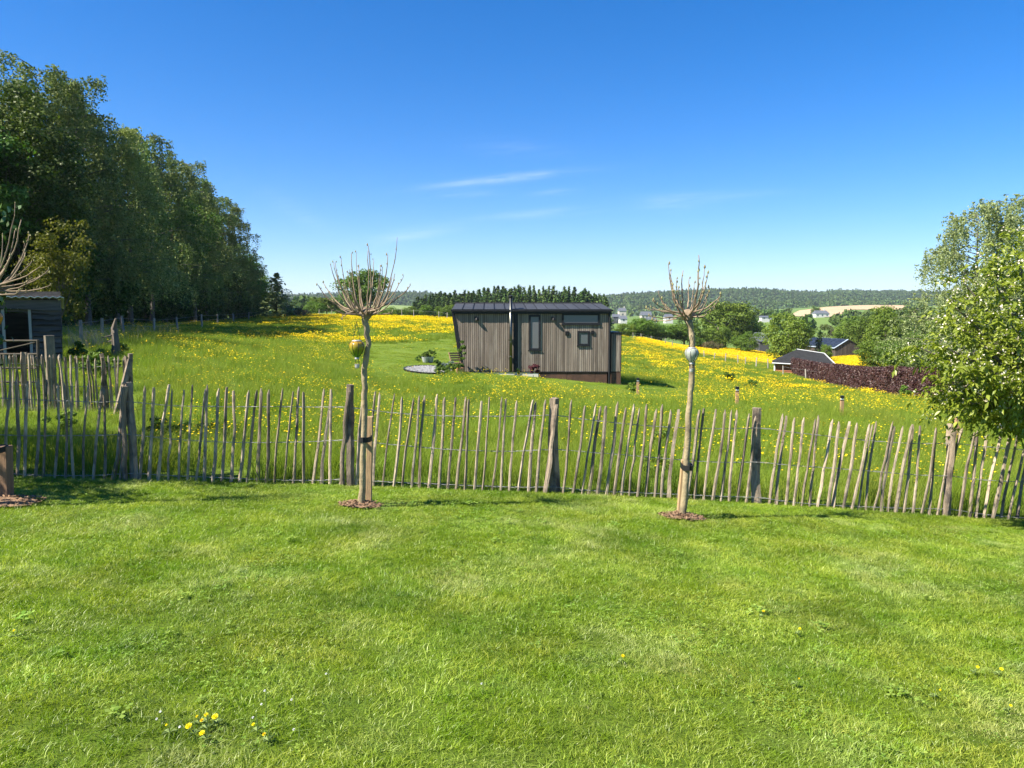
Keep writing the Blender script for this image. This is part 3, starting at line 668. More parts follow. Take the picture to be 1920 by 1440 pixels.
# the wood along the left edge: front rank, largest first
grp = 'trees of the wood on the left'
front = [(-60,44,95,'forest0',15.5),(35,47,128,'forest1',15.5),(95,52,110,'birch0',15.6),(165,55,126,'birch1',15.6),(205,62,195,'birch2',15.6),(285,70,238,'birch3',15.6),(245,64,262,'birch0',15.6),
         (330,80,300,'forest2',15.5),(365,84,292,'birch1',15.6),(400,96,345,'birch2',15.6),(438,104,384,'birch3',15.6),(455,118,450,'forest0',15.5),(478,132,486,'forest1',15.5),(492,150,520,'forest2',15.5),(130,58,150,'birch3',15.6),(225,60,215,'birch1',15.6),(310,76,275,'birch0',15.6),(385,90,325,'birch1',15.6),(420,100,365,'birch0',15.6),(60,50,142,'birch2',15.6)]
desc = ['dark leafy tree at the left picture edge beyond the shed', 'bright green leafy tree high above the plank shed', 'tallest grey-green birch of the wood on the left', 'tall birch right of the tallest one in the wood',
        'birch with a stepped shoulder below the tallest two', 'birch whose rounded top stands alone mid-slope of the wood', 'olive birch tucked below the taller birches', 'dark leafy tree in the middle of the wood edge', 'thin-topped birch near the lower end of the wood',
        'birch on the descending slope of the wood outline', 'last drooping birch before the wood outline drops', 'dark tree just left of the end of the wood', 'low dark tree near the end of the wood', 'lowest dark tree closing the end of the wood', 'birch wedged between the two tallest birches', 'half hidden birch on the upper slope of the wood', 'half hidden birch on the middle slope of the wood', 'half hidden birch on the lower slope of the wood', 'half hidden birch before the last drooping birch', 'birch between the bright leafy tree and the tallest birch']
for (px, Y, top, key, nh), ds in zip(front, desc):
    tree_px('birch_tree' if 'birch' in key else 'forest_tree', ds, 'tree', key, px, Y, top, nh, (270 if 'birch' in key else 300 if Y < 115 else 210)*50/Y, 8.6, grp)
rr = random.Random(4)
for i in range(15):                                  # second rank behind, seen only as depth between the front trees
    Y = 42 + i*7.2; x = EDGE(Y) - rr.uniform(5, 8); s = rr.uniform(.8,.95)
    tree('forest_tree', 'unseen tree left of the view that shades the meadow', 'tree', f'forest{i%3}', x, Y, s, s, 'trees deep in the wood')
for i in range(30):                                  # deeper still: they keep the sun off the front rank
    Y = 17 + (i % 15)*7.5; x = EDGE(Y) - (rr.uniform(12, 16) if i < 15 else rr.uniform(4, 7) if Y < 40 else rr.uniform(20, 25)); s = rr.uniform(1.0,1.2)
    tree('forest_tree', 'unseen tree left of the view that shades the meadow', 'tree', f'forest{i%3}', x, Y, s, s, 'trees deep in the wood')
for i in range(34):                                  # undergrowth that closes the wood below the crowns
    Y = 38 + (i % 17)*6.9; x = EDGE(Y) - (rr.uniform(-.4, 1.6) if i < 17 else rr.uniform(6, 9)); s = rr.uniform(.85,1.15)
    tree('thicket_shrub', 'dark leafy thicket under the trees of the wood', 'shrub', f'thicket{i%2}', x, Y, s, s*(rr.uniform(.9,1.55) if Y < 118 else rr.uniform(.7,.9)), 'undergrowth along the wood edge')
for x, Y in ((-26.8,24.5),(-28.5,33.5)): tree('forest_tree', 'unseen tree left of the view that shades the meadow', 'tree', 'forest1', x, Y, 1.08, 1.08, 'trees deep in the wood')  # out of view, added so their shadows fall across the left meadow
tree_px('hazel_tree', 'yellow-green young tree standing before the wood above the shed', 'tree', 'hazel', 112, 33, 398, 5.6, 145, 4.2)
tree_px('larch_tree', 'pale green young conifer at the end of the wood', 'tree', 'larch', 520, 100, 512, 6.2, 80, 3.7)
tree_px('bramble_bush', 'brown bramble bush beside the pale young conifer', 'bush', 'bramble', 556, 104, 572, 2.6, 60, 5.2)
tree_px('round_tree', 'round dark green tree behind the left pollard crown', 'tree', 'oak1', 684, 140, 503, 10.4, 92, 10)
# hedgerow at the far side of the left meadow
for i, (px, top, key, w) in enumerate([(592,566,'light0',40),(612,562,'oak0',44),(640,572,'light1',30),(722,578,'light2',30),(745,580,'oak2',34),(770,575,'light0',34)]):
    tree_px('hedgerow_bush', ['leftmost light green bush of the far hedgerow', 'darker bush second from the left in the far hedgerow', 'small bush left of the pollard trunk in the far hedgerow', 'small bush right of the left pollard in the far hedgerow', 'dark bush before the pale field in the far hedgerow', 'rightmost hedgerow bush beside the spruce plantation'][i], 'bush', key, px, 175+5*i, top, 8.6, w, 8.6, 'far hedgerow bushes')
# spruce plantation behind the house
rr = random.Random(9); prof = lambda px: np.interp(px, [770,800,850,900,960,1020,1080,1110,1135], [562,553,548,543,537,540,541,547,555])
for row, (Y, dt) in enumerate(((245,7),(262,2),(280,0))):
    px = 776 + row*4
    while px < 1136:
        tree_px('spruce_tree', 'dark spruce in the dense plantation behind the wooden house', 'tree', f'spruce{rr.randrange(4)}', px, Y*rr.uniform(.98,1.02), float(prof(px))+dt+rr.uniform(-5,7), 11, rr.uniform(26,44), 4.6, 'spruces of the plantation')
        px += rr.uniform(7, 11)
for px, top, w, key, ds in ((800,574,30,'oak0','dark green tree at the left foot of the spruce plantation'),(826,575,26,'light0','mid green tree left of the tiny house roof'),(844,570,30,'light1','bright green tree touching the left roof end of the tiny house')):
    tree_px('broadleaf_tree', ds, 'tree', key, px, 200, top, 9 if 'oak' in key else 8.6, w, 9.2)
# right-hand trees
R = [('oak_tree','large dark oak behind the right pollard','oak0',1362,200,548,10.4,128,10.4),('oak_tree','shoulder oak at the right of the large dark oak','oak2',1408,205,588,10.4,60,10.4),
 ('broadleaf_tree','mid green tree below the large oak','light1',1345,182,606,8.6,66,8.6),('broadleaf_tree','bright low bush at the foot of the large oak','light2',1398,176,618,8.6,56,8.6),
 ('round_tree','full round tree left of the solar panel barn','light0',1480,150,580,8.6,100,8.8),
 ('broadleaf_tree','pale bush just right of the tiny house annex','light1',1176,168,602,8.6,46,8.6),('broadleaf_tree','dark pointed tree in the row right of the tiny house','oak1',1206,170,590,10.4,66,10.4),
 ('broadleaf_tree','leafy tree in the row left of the right pollard trunk','oak2',1240,172,598,10.4,74,10.4),('broadleaf_tree','bushy tree right behind the right pollard trunk','oak0',1284,176,597,10.4,80,10.4),('broadleaf_tree','small bright bush behind the right pollard trunk','light2',1306,170,625,8.6,30,8.6),
 ('conifer','dark narrow conifer left of the solar panel barn','spruce1',1538,148,612,11,36,4.6),('broadleaf_tree','bright green shrub before the solar panel barn','light1',1553,140,640,8.6,26,8.6),
 ('broadleaf_tree','olive tree above the barn roof','willow0',1560,195,602,12,90,11),('broadleaf_tree','brown-green tree right above the solar panels','light2',1600,190,588,8.6,90,8.6),
 ('broadleaf_tree','green tree crown below the brown field','oak1',1632,172,578,10.4,80,10.4),('broadleaf_tree','broad green tree right of the barn','light0',1662,140,566,8.6,96,8.6),
 ('willow_tree','grey-green willow left of the weeping birch','willow1',1716,110,560,12,110,11),('broadleaf_tree','green shrub right of the barn gable','light1',1640,112,628,8.6,66,8.6),
 ('broadleaf_tree','leafy green bush behind the copper hedge','oak2',1690,96,620,10.4,90,10.4),('willow_tree','low willow scrub behind the copper hedge end','willow0',1745,84,640,12,110,11),('broadleaf_tree','tall green tree behind the weeping birch','light1',1800,105,575,8.6,150,8.8),
 ('broadleaf_tree','tree at the right edge behind the flowering tree','light2',1900,90,560,8.6,140,8.6)]
for nm, ds, key, px, Y, top, nh, w, nw in R:
    t = tree_px(nm, ds, 'tree', key, px, Y, top, nh, w, nw); t.location.z -= .10*(P(px,top,Y).z - t.location.z)
tree_px('weeping_birch', 'tall weeping birch rising above the flowering tree', 'tree', 'weeping', 1828, 74, 372, 18.6, None, None, None, .4)
tree_px('weeping_birch', 'second weeping birch cut by the right picture edge', 'tree', 'weeping', 1940, 82, 366, 18.6, rz=2.2)
# ------------------------------------------------------------------ far hills under forest
L_far = M_leaf('far_forest', (.045,.092,.022), (.095,.155,.040), (.115,.185,.045), trans=.1, wscale=.0045)
def blob_proto(seed, pointy):
    rng = np.random.default_rng(seed)
    if pointy: V, Q = conifer_arrays(seed, 16, 3.6, 6, 7, 4.0); return np_mesh('far_tree', V, Q)
    (V, Q), _ = crown_broad(seed, 6.0, 5.0, 7, 14, 12, 4.2, .4, 1.0); return np_mesh('far_tree', V, Q)
fp = [blob_proto(600+k, False) for k in range(4)] + [blob_proto(610+k, True) for k in range(2)]
def hill(name, prof, Y0, Yr, Y1, n, seed, label, flabel, conif=.25):
    pxs = np.array([p[0] for p in prof], float); pys = np.array([p[1] for p in prof], float)
    rng = np.random.default_rng(seed); us = np.linspace(pxs[0], pxs[-1], 160); ys = np.linspace(Y0, Y1, 40)
    def hz(px, y):
        top = np.interp(px, pxs, pys); x = (px-960)/F_PX*y
        zr = (585-top)/F_PX*Yr*1.0 + CAM_Z - 13; k = np.clip((y-Y0)/(Yr-Y0), 0, 1); k2 = np.clip((Y1-y)/(Y1-Yr), 0, 1)
        base = gz(x, y) if False else np.full_like(y, -6.0)
        fold = (vnoise(x, y, 240, seed)-.5)*26*np.sin(np.pi*np.clip(k,0,1))
        s = np.where(y <= Yr, k*k*(3-2*k)*.55+k*.45, k2*k2*(3-2*k2)); return x, base + (zr-base)*s + fold
    U, Yg = np.meshgrid(us, ys); x, z = hz(U.ravel(), Yg.ravel()); ii = np.arange(U.size).reshape(U.shape)
    q = np.stack([ii[:-1,:-1], ii[:-1,1:], ii[1:,1:], ii[1:,:-1]], -1).reshape(-1,4)
    tag(link(name, np_mesh(name, np.stack([x, Yg.ravel(), z], -1), q), M_solid(name+'_ground', (.05,.09,.03), (.07,.12,.04), .02), smooth=True), label, None, None, 'structure')
    px = rng.uniform(pxs[0], pxs[-1], n); y = Y0 + (Yr*1.05-Y0)*np.sqrt(rng.random(n)); x, z = hz(px, y)
    s = rng.uniform(.55, 1.0, n); con = rng.random(n) < conif*2*vnoise(x, y, 180, seed+3)
    idx = np.where(con, rng.integers(4, 6, n), rng.integers(0, 4, n))
    scatter('hill_forest', flabel, np.stack([x, y, z-1], -1), np.stack([np.zeros(n), np.zeros(n), rng.uniform(0,6.28,n)], -1), np.stack([s,s,s*rng.uniform(.85,1.15,n)], -1), idx, fp, L_far)
hill('hill', [(380,556),(540,551),(620,549),(700,547),(760,548),(800,549),(850,556),(930,560),(1050,560),(1110,554),(1200,547),(1280,545),(1330,542),(1400,539),(1450,541),(1500,544),(1540,545),(1560,542),(1620,542),(1700,543),(1800,546),(2000,548),(2150,552)],
     1150, 2300, 3000, 24000, 71, 'long wooded hill along the horizon', 'hazy forest covering the long hill on the horizon')
# pale field on the left, brown field on the right
def field(name, label, poly, Y, mat, dz=.35):
    pts = []
    n = len(poly)
    for i in range(n):
        for t in np.linspace(0, 1, 8, endpoint=False):
            pts.append((poly[i][0]*(1-t)+poly[(i+1) % n][0]*t, poly[i][1]*(1-t)+poly[(i+1) % n][1]*t))
    # drape a grid over the ground inside the outline
    X = np.linspace(min(p[0] for p in poly), max(p[0] for p in poly), 60); D = np.linspace(Y[0], Y[1], 60); U, Dg = np.meshgrid(X, D)
    x = (U.ravel()-960)/F_PX*Dg.ravel(); z = gz(x, Dg.ravel())+dz; qx, qy = proj(x, Dg.ravel(), z); ins = inpoly(qx, qy, poly).reshape(U.shape)
    ii = np.arange(U.size).reshape(U.shape); f = []
    for a in range(59):
        for b in range(59):
            if ins[a,b] or ins[a+1,b+1]: f.append((ii[a,b], ii[a,b+1], ii[a+1,b+1], ii[a+1,b]))
    if f: tag(link(name, np_mesh(name, np.stack([x, Dg.ravel(), z], -1), f), mat), label, None, None, 'structure')
field('field', 'brown tilled field on the slope below the wooded hill', [(1480,592),(1500,582),(1560,574),(1660,569),(1700,570),(1700,580),(1600,580),(1560,594)], (560,1140), M_solid('tilled_soil', (.42,.29,.16), (.50,.36,.21), .02, rough=.95))
field('field', 'pale green field beyond the far hedgerow', [(690,585),(690,570),(800,570),(800,585)], (380,640), M_solid('pale_crop', (.15,.215,.06), (.19,.25,.08), .03, rough=.95))
# scattered bushes and hedges of the valley, between village and hill
rng = np.random.default_rng(77); n = 1500; px = rng.uniform(520, 1960, n); y = 320 + 800*rng.random(n)**.8; x = (px-960)/F_PX*y; z = gz(x, y); qx, qy = proj(x, y, z)
keep = (vnoise(x, y*.35, 60, 5) > .52) & ~inpoly(qx, qy-4, [(1470,600),(1490,580),(1560,570),(1700,566),(1700,588),(1600,592),(1560,600)]) & ~inpoly(qx, qy, [(660,592),(660,566),(830,566),(830,592)]) & ~((qx > 1150) & (qx < 1270) & (y < 640)) & ~((qx>1515)&(qx<1570)&(y<760))
x, y, z = x[keep], y[keep], z[keep]; n = len(x); s = rng.uniform(.35,.75,n)
L_val = M_leaf('valley_bush', (.06,.115,.022), (.12,.18,.035), None, trans=.15)
vp = [blob_proto(630+k, False) for k in range(4)]
scatter('valley_hedges', 'hedges and copses across the distant valley', np.stack([x,y,z-.5],-1), np.stack([np.zeros(n),np.zeros(n),rng.uniform(0,6.28,n)],-1), np.stack([s,s,s],-1), rng.integers(0,4,n), vp, L_val)
# the air: pale haze in one closed box round everything
hb = MB().box(-6800, 6800, -300, 7300, -260, 190)
haze = hb.build('haze', None); m, t, o = new_mat('haze_air')
v = nd(t, 'ShaderNodeVolumePrincipled', Density=0.00010, Anisotropy=.2); v.inputs['Color'].default_value = (.80,.90,1.0,1); t.links.new(v.outputs[0], o.inputs['Volume'])
haze.data.materials.append(m); tag(haze, 'thin pale haze in the air over the valley', None, None, 'stuff')
# ------------------------------------------------------------------ pollarded young trees, stakes, lanterns
M_young = M_solid('young_bark', (.25,.195,.105), (.38,.305,.185), 5, (2,2,1.4), .8, .7, 14, c3=(.17,.135,.085), s3=7)
M_twig = M_solid('twig_bark', (.16,.115,.075), (.30,.225,.15), 8, (1,1,1), .8, .4, objrand=.2)
M_stake = M_solid('sawn_stake', (.36,.235,.12), (.45,.31,.17), 5, (5,5,.6), .8, .3, c3=(.28,.19,.11), s3=3)
M_rubber = M_solid('black_rubber', (.012,.012,.013), rough=.6)
M_soil = M_solid('bark_mulch', (.24,.145,.085), (.36,.23,.14), 40, rough=.95, bump=1.0, isl=.35)
M_bud = M_leaf('bud', (.22,.17,.09), (.30,.27,.12), None, trans=.1)
def pollard(label, trunk_px, Y, tips, n_extra, seed, hub_px, ext, girth=1.0):
    r = random.Random(seed); base = G(*trunk_px[0]) if Y is None else P(*trunk_px[0], Y); Y = base.y
    root = thing('pollard_tree', label, 'tree', (base.x, base.y, gz1(base.x, base.y)), 'pollarded young trees on the lawn'); o = root.location
    pts = [P(px, py, Y)-o for px, py in trunk_px]; pts[0].z = -.12; n = len(pts)
    wid = [w_*girth for w_ in (.036,.031,.029,.027,.0275,.026,.027,.031)]; fine, fr = [], []
    for i in range(n-1):
        for t in (0, .25, .5, .75):
            fine.append(pts[i].lerp(pts[i+1], t) + Vector((r.uniform(-.006,.006), r.uniform(-.006,.006), 0))); w0 = wid[min(i,7)]; w1 = wid[min(i+1,7)]; fr.append((w0+(w1-w0)*t)*r.uniform(.90,1.09))
    fine.append(pts[-1]); fr.append(.036*girth); fr[0] = .046*girth
    mt = MB().tube(fine, fr, 12, True, [1,.95,1.03,.97,1.02,.96,1.04,.98,1,.95,1.03,1])
    mt.build('trunk', M_young, root, smooth=True)
    hub = P(*hub_px, Y)-o
    k = MB().lathe([(.02,-.07),(.042,-.04),(.058,0),(.054,.03),(.034,.055),(.01,.065)], hub, 10, lambda j, z: 1+.18*math.sin(j*2.3+z*40)); k.build('knuckle', M_twig, root)
    specs = [(P(tx, ty, Y + dy) - o, w) for tx, ty, dy, w in tips]
    for _ in range(n_extra):
        a = r.uniform(0, 6.28); el = r.uniform(.1, 1.35); L = ext*r.uniform(.5, 1.0)*(.75+.35*math.sin(el))
        specs.append((hub + Vector((math.cos(a)*math.cos(el)*L, math.sin(a)*math.cos(el)*L*.8, math.sin(el)*L)), r.uniform(.6,1.1)))
    for tip, w in specs:
        d = tip-hub; out = Vector((d.x, d.y, 0)); start = hub + out.normalized()*.038 + Vector((0,0,r.uniform(-.03,.05))) if out.length > 1e-4 else hub
        L = d.length; c1 = start + Vector((d.x*.45, d.y*.45, max(d.z,0)*.10 - .02*L)) ; c2 = start + d*.62 + Vector((d.x*.14, d.y*.14, -.05*L))
        p, rd, buds = [], [], MB()
        for i in range(10):
            t = i/9; q = start*(1-t)**3 + c1*3*t*(1-t)**2 + c2*3*t*t*(1-t) + tip*t**3
            q = q + Vector((r.uniform(-1,1), r.uniform(-1,1), r.uniform(-1,1)))*.006*(1 if 0 < i < 9 else 0)
            p.append(q); rd.append((.0076*(1-t)+.0030)*w*(.92+.25*(i % 2)*r.random()))
        b = MB().tube(p, rd, 6); 
        ob = b.build('branch', M_twig, root, smooth=True)
        bb = MB()
        for i in (5,7,8,9):
            if r.random() < .7:
                e = p[i]+Vector((r.uniform(-.012,.012), r.uniform(-.012,.012), .006)); s = r.uniform(.005,.009)*(1.5 if girth > 1.02 else 1)*(1.3 if i == 9 else 1)
                bb.lathe([(.002,-s),(s*.7,-s*.2),(s*.6,s*.5),(.001,s*1.5)], e, 5)
        if bb.v: tag(bb.build('bud', M_bud, ob), None, None, None, 'stuff')
    return root
LT = [(677,950),(680,900),(681,840),(683,740),(684,690),(691,645),(686,612),(684,592)]
L_tips = [(690,460,0,1),(659,475,.05,1),(690,470,-.2,.9),(727,478,.1,1),(701,487,.25,.8),(620,497,-.1,1),(628,492,.2,.9),(634,520,.3,.9),(655,505,-.3,.8),(740,513,-.1,1),(735,520,.2,.9),(728,550,.1,1),(742,550,-.2,.8),
          (597,535,0,1),(606,530,.25,.9),(616,575,-.2,1),(622,560,.3,.8),(652,560,-.4,.8),(717,500,-.25,.9),(672,500,.3,.9),(645,535,.1,.9),(715,535,.3,.9),(640,600,-.1,.9),(735,585,.0,.8)]
tl = pollard('bare pollard left of centre with the green glass balloon lantern', LT, None, L_tips, 12, 5, (686,588), .72, 1.0)
RT = [(1278,972),(1284,920),(1288,860),(1291,780),(1296,720),(1299,660),(1297,625),(1290,600)]
R_tips = [(1253,495,0,1.1),(1258,508,.1,1),(1281,507,.05,1.1),(1262,535,-.2,1),(1310,478,0,1.25),(1321,502,.1,1),(1327,512,-.15,1),(1292,522,.2,.9),(1272,540,-.3,.9),(1310,510,-.3,.9),(1234,545,.1,1),(1223,563,-.1,.9),(1239,560,.3,.8),(1212,578,0,.9),
          (1352,552,0,1.1),(1348,560,.2,.9),(1340,575,-.2,.8),(1218,592,-.2,.9),(1225,600,.1,.8),(1348,618,.1,.8),(1302,530,.35,.8),(1330,540,.2,.9)]
tr_ = pollard('bare pollard right of centre with the clear glass balloon lantern', RT, None, R_tips, 6, 6, (1290,592), .55, 1.05)
FT = [(-32,952),(-34,900),(-36,840),(-36,740),(-38,690),(-40,645),(-42,600),(-42,560)]
F_tips = [(40,412,0,1.1),(55,438,.1,1),(28,432,.2,1),(92,505,0,1.1),(90,512,.2,1),(78,498,-.2,1),(60,490,.1,1),(95,535,-.1,1),(70,540,.2,.9),(38,545,-.3,.9),(5,440,.1,.9),(-30,420,0,1),(-70,450,.1,1),(-120,500,0,1),(-130,540,.2,1),(48,470,.3,.9),(20,480,-.3,.9)]
pollard('bare pollard cut by the left picture edge, only twigs showing', FT, None, F_tips, 14, 8, (-42,548), .8)
# stakes with rubber ties
def stake(label, px0, py0, px1, py1, Y, w, tie_px, tie_py, tie_r, mat=None):
    b = P(px0, py0, Y); t = P(px1, py1, Y); z = gz1(b.x, Y); root = thing('tree_stake', label, 'stake', (b.x, Y, z), 'stakes of the young trees'); h = w/2; d = t-b; d.z = t.z - z
    MB().hexa([(-h,-h,-.2),(h,-h,-.2),(h,h,-.2),(-h,h,-.2)], [(d.x-h,-h,d.z),(d.x+h,-h,d.z),(d.x+h,h,d.z),(d.x-h,h,d.z)]).build('post', mat or M_stake, root, bevel=.004)
    c = P(tie_px, tie_py, Y) - root.location; pts = []
    for i in range(17):
        a = 2*math.pi*i/16; pts.append((c.x + math.cos(a)*tie_r, c.y -.05 + math.sin(a)*.13, c.z + .004*math.sin(3*a)))
    m = MB(); n = len(pts)
    for i in range(n-1):                             # a flat strap wound round trunk and stake
        p, q = Vector(pts[i]), Vector(pts[i+1]); k = Vector((0,0,.024)); m.add([p-k, q-k, q+k, p+k], [(0,1,2,3)])
    o = m.build('tie_strap', M_rubber, root); s = o.modifiers.new('thick', 'SOLIDIFY'); s.thickness = .012
Yl, Yr_ = tl.location.y, tr_.location.y
stake('pale sawn stake behind the left pollard trunk', 690, 935, 694, 781, Yl+.14, .055, 687, 820, .062)
stake('short leaning stake behind the right pollard trunk', 1272, 950, 1283, 862, Yr_+.10, .055, 1285, 872, .055)
stake('brown stake with a black strap at the left picture edge', 9, 940, 8, 836, 6.85, .098, -12, 840, .14, M_solid('shaded_brown_stake', (.17,.10,.06), (.24,.15,.09), 5, (5,5,.6), .8, .3))  # brown wood, darkened further because this stake stands in shade
# bark mulch round the trunks
def mulch(label, c, R, seed):
    r = random.Random(seed); m = MB(); n = 20
    ring = [(R*r.uniform(.75,1.15)*math.cos(2*math.pi*i/n), R*.62*r.uniform(.75,1.15)*math.sin(2*math.pi*i/n)) for i in range(n)]
    vs = [(x, y, lawn_z(c.x+x, c.y+y)-lawn_z(c.x, c.y)+.012) for x, y in ring] + [(x*.5, y*.5, .035+r.uniform(-.005,.01)+lawn_z(c.x+x*.5,c.y+y*.5)-lawn_z(c.x,c.y)) for x, y in ring] + [(0,0,.055)]
    fs = [(i, (i+1) % n, n+(i+1) % n, n+i) for i in range(n)] + [(n+i, n+(i+1) % n, 2*n) for i in range(n)]
    m.add(vs, fs)
    for _ in range(260):                             # loose chips
        a = r.uniform(0, 6.28); q = R*math.sqrt(r.random())*1.05; x, y = q*math.cos(a), q*.62*math.sin(a); z = .02+.035*(1-q/R) + lawn_z(c.x+x, c.y+y) - lawn_z(c.x, c.y); s = r.uniform(.008,.022); e = Euler((r.uniform(-.6,.6), r.uniform(-.6,.6), r.uniform(0,6.28))).to_matrix()
        m.add([Vector((x,y,z+.01)) + e @ Vector(v) for v in ((-s,-s*.4,0),(s,-s*.35,0),(s*.8,s*.4,.003),(-s*.9,s*.3,0))], [(0,1,2,3)])
    o = m.build('mulch', M_soil, None, (c.x, c.y, gz1(c.x, c.y))); tag(o, label, None, None, 'stuff')
mulch('brown bark mulch round the left pollard trunk', tl.location, .20, 1); mulch('brown bark mulch round the right pollard trunk', tr_.location, .22, 2)
mulch('brown bark mulch at the left picture edge', P(10, 952, 6.75), .34, 3)
# balloon lanterns
def M_lantern(name, top, bot, tr):
    m, t, o = new_mat(name); b = nd(t, 'ShaderNodeBsdfPrincipled', Roughness=.25); b.inputs['Transmission Weight'].default_value = tr; b.inputs['IOR'].default_value = 1.3; b.inputs['Coat Weight'].default_value = .25
    tcn = t.nodes.new('ShaderNodeTexCoord'); sp_ = t.nodes.new('ShaderNodeSeparateXYZ'); t.links.new(tcn.outputs['Object'], sp_.inputs[0])
    r = t.nodes.new('ShaderNodeMapRange'); r.inputs[1].default_value = -.09; r.inputs[2].default_value = .05; t.links.new(sp_.outputs['Z'], r.inputs[0])
    t.links.new(mixcol(t, r.outputs[0], bot, top), b.inputs['Base Color']); t.links.new(b.outputs[0], o.inputs[0]); return m
M_tin = M_solid('tin_basket', (.55,.53,.50), (.42,.40,.38), 30, rough=.45, metal=.5)
M_cord = M_solid('dark_cord', (.03,.025,.02), rough=.8)
def lantern(label, px, py, Y, mat, hang_px, hang_py, k=1.0):
    c = P(px, py, Y); root = thing('balloon_lantern', label, 'lantern', c, 'balloon lanterns hung on the young trees')
    prof = [(.018,-.095),(.026,-.085),(.052,-.05),(.068,-.012),(.070,.015),(.062,.038),(.047,.052),(.040,.054)]
    g = MB().lathe([(r*k, z*k) for r, z in prof], (0,0,0), 32, lambda j, z: 1+.035*abs(math.cos(j*math.pi/8*1.0))*(1 if z > -.06 else .3)); g.build('glass_envelope', mat, root, smooth=True)
    MB().lathe([(.041*k,.053*k),(.044*k,.057*k),(.043*k,.063*k),(.030*k,.066*k)], (0,0,0), 20).build('top_cap', M_tin, root, smooth=True)
    MB().lathe([(.020*k,-.112*k),(.022*k,-.104*k),(.020*k,-.095*k)], (0,0,0), 14).build('neck_ring', M_tin, root)
    for i in range(8):                               # dark seams between the panels
        a = 2*math.pi*i/8 + math.pi/16*2; pts = [((r*1.02+.001)*k*math.cos(a), (r*1.02+.001)*k*math.sin(a), z*k) for r, z in prof[1:-1]]
        MB().tube(pts, .0022, 4).build('seam', M_cord, root)
    bk = MB().lathe([(.016*k,-.195*k),(.021*k,-.185*k),(.022*k,-.16*k),(.024*k,-.157*k)], (0,0,0), 12).build('basket', M_tin, root)
    for i in range(4):
        a = math.pi/4 + i*math.pi/2; MB().tube([(.019*k*math.cos(a),.019*k*math.sin(a),-.108*k),(.021*k*math.cos(a),.021*k*math.sin(a),-.158*k)], .0013, 4).build('strut', M_cord, root)
    top = P(hang_px, hang_py, Y) - c
    for s in (-1, 1): MB().tube([(s*.034*k,0,.062*k), top], .0022, 4).build('cord', M_cord, root)
    return root
lantern('green and amber glass balloon lantern on the left pollard', 669, 651, Yl-.06, M_lantern('amber_green_glass', (.42,.25,.03), (.11,.30,.015), .2), 669, 602)
lantern('clear glass balloon lantern on the right pollard trunk', 1297, 663, Yr_-.085, M_lantern('clear_glass', (.48,.52,.45), (.42,.46,.38), .35), 1296, 628, .92)
lantern('amber balloon lantern barely showing at the left picture edge', -13, 596, 6.55, M_lantern('amber_glass', (.55,.25,.02), (.42,.12,.02), .25), -13, 556)

# ------------------------------------------------------------------ flowering tree at the right edge, and the shrub whose shade falls in from the left
L_apple = M_leaf('crab_leaf', (.145,.220,.014), (.365,.435,.056), (.21,.285,.03), trans=.38, wscale=3, gloss=.6, rough=.42)
L_bloss = M_leaf('blossom', (.58,.50,.40), (.78,.72,.58), None, trans=.2, tcol=(1,.95,.9))
M_apbark = M_solid('fruit_tree_bark', (.10,.085,.07), (.19,.165,.135), 8, (3,3,.8), .9, .8)
def pointed_leaves(c, d, L, rng, fold=.18):
    """drooping pointed leaves: c base, d direction; two folded halves"""
    N = len(c); d = d/np.linalg.norm(d, axis=1, keepdims=True); s = rng.normal(size=(N,3)); s[:,2] *= .35; s -= d*(s*d).sum(1,keepdims=True); s /= np.linalg.norm(s, axis=1, keepdims=True); n = np.cross(d, s); n *= np.sign(n[:,2:3]+1e-6)
    l = (L*rng.uniform(.6,1.2,N))[:,None]; w = l*rng.uniform(.19,.26,N)[:,None]; dr = np.array([0,0,-1])*l
    p0 = c; m1 = c+d*l*.45+dr*.06; t = c+d*l*.95+dr*.28
    V = np.stack([p0, m1+s*w+n*w*fold*2, t, m1-s*w+n*w*fold*2, m1-n*w*.15], 1).reshape(-1,3); b = np.arange(N)[:,None]*5
    return V, np.concatenate([b+np.array([0,4,2,1]), b+np.array([0,3,2,4])])
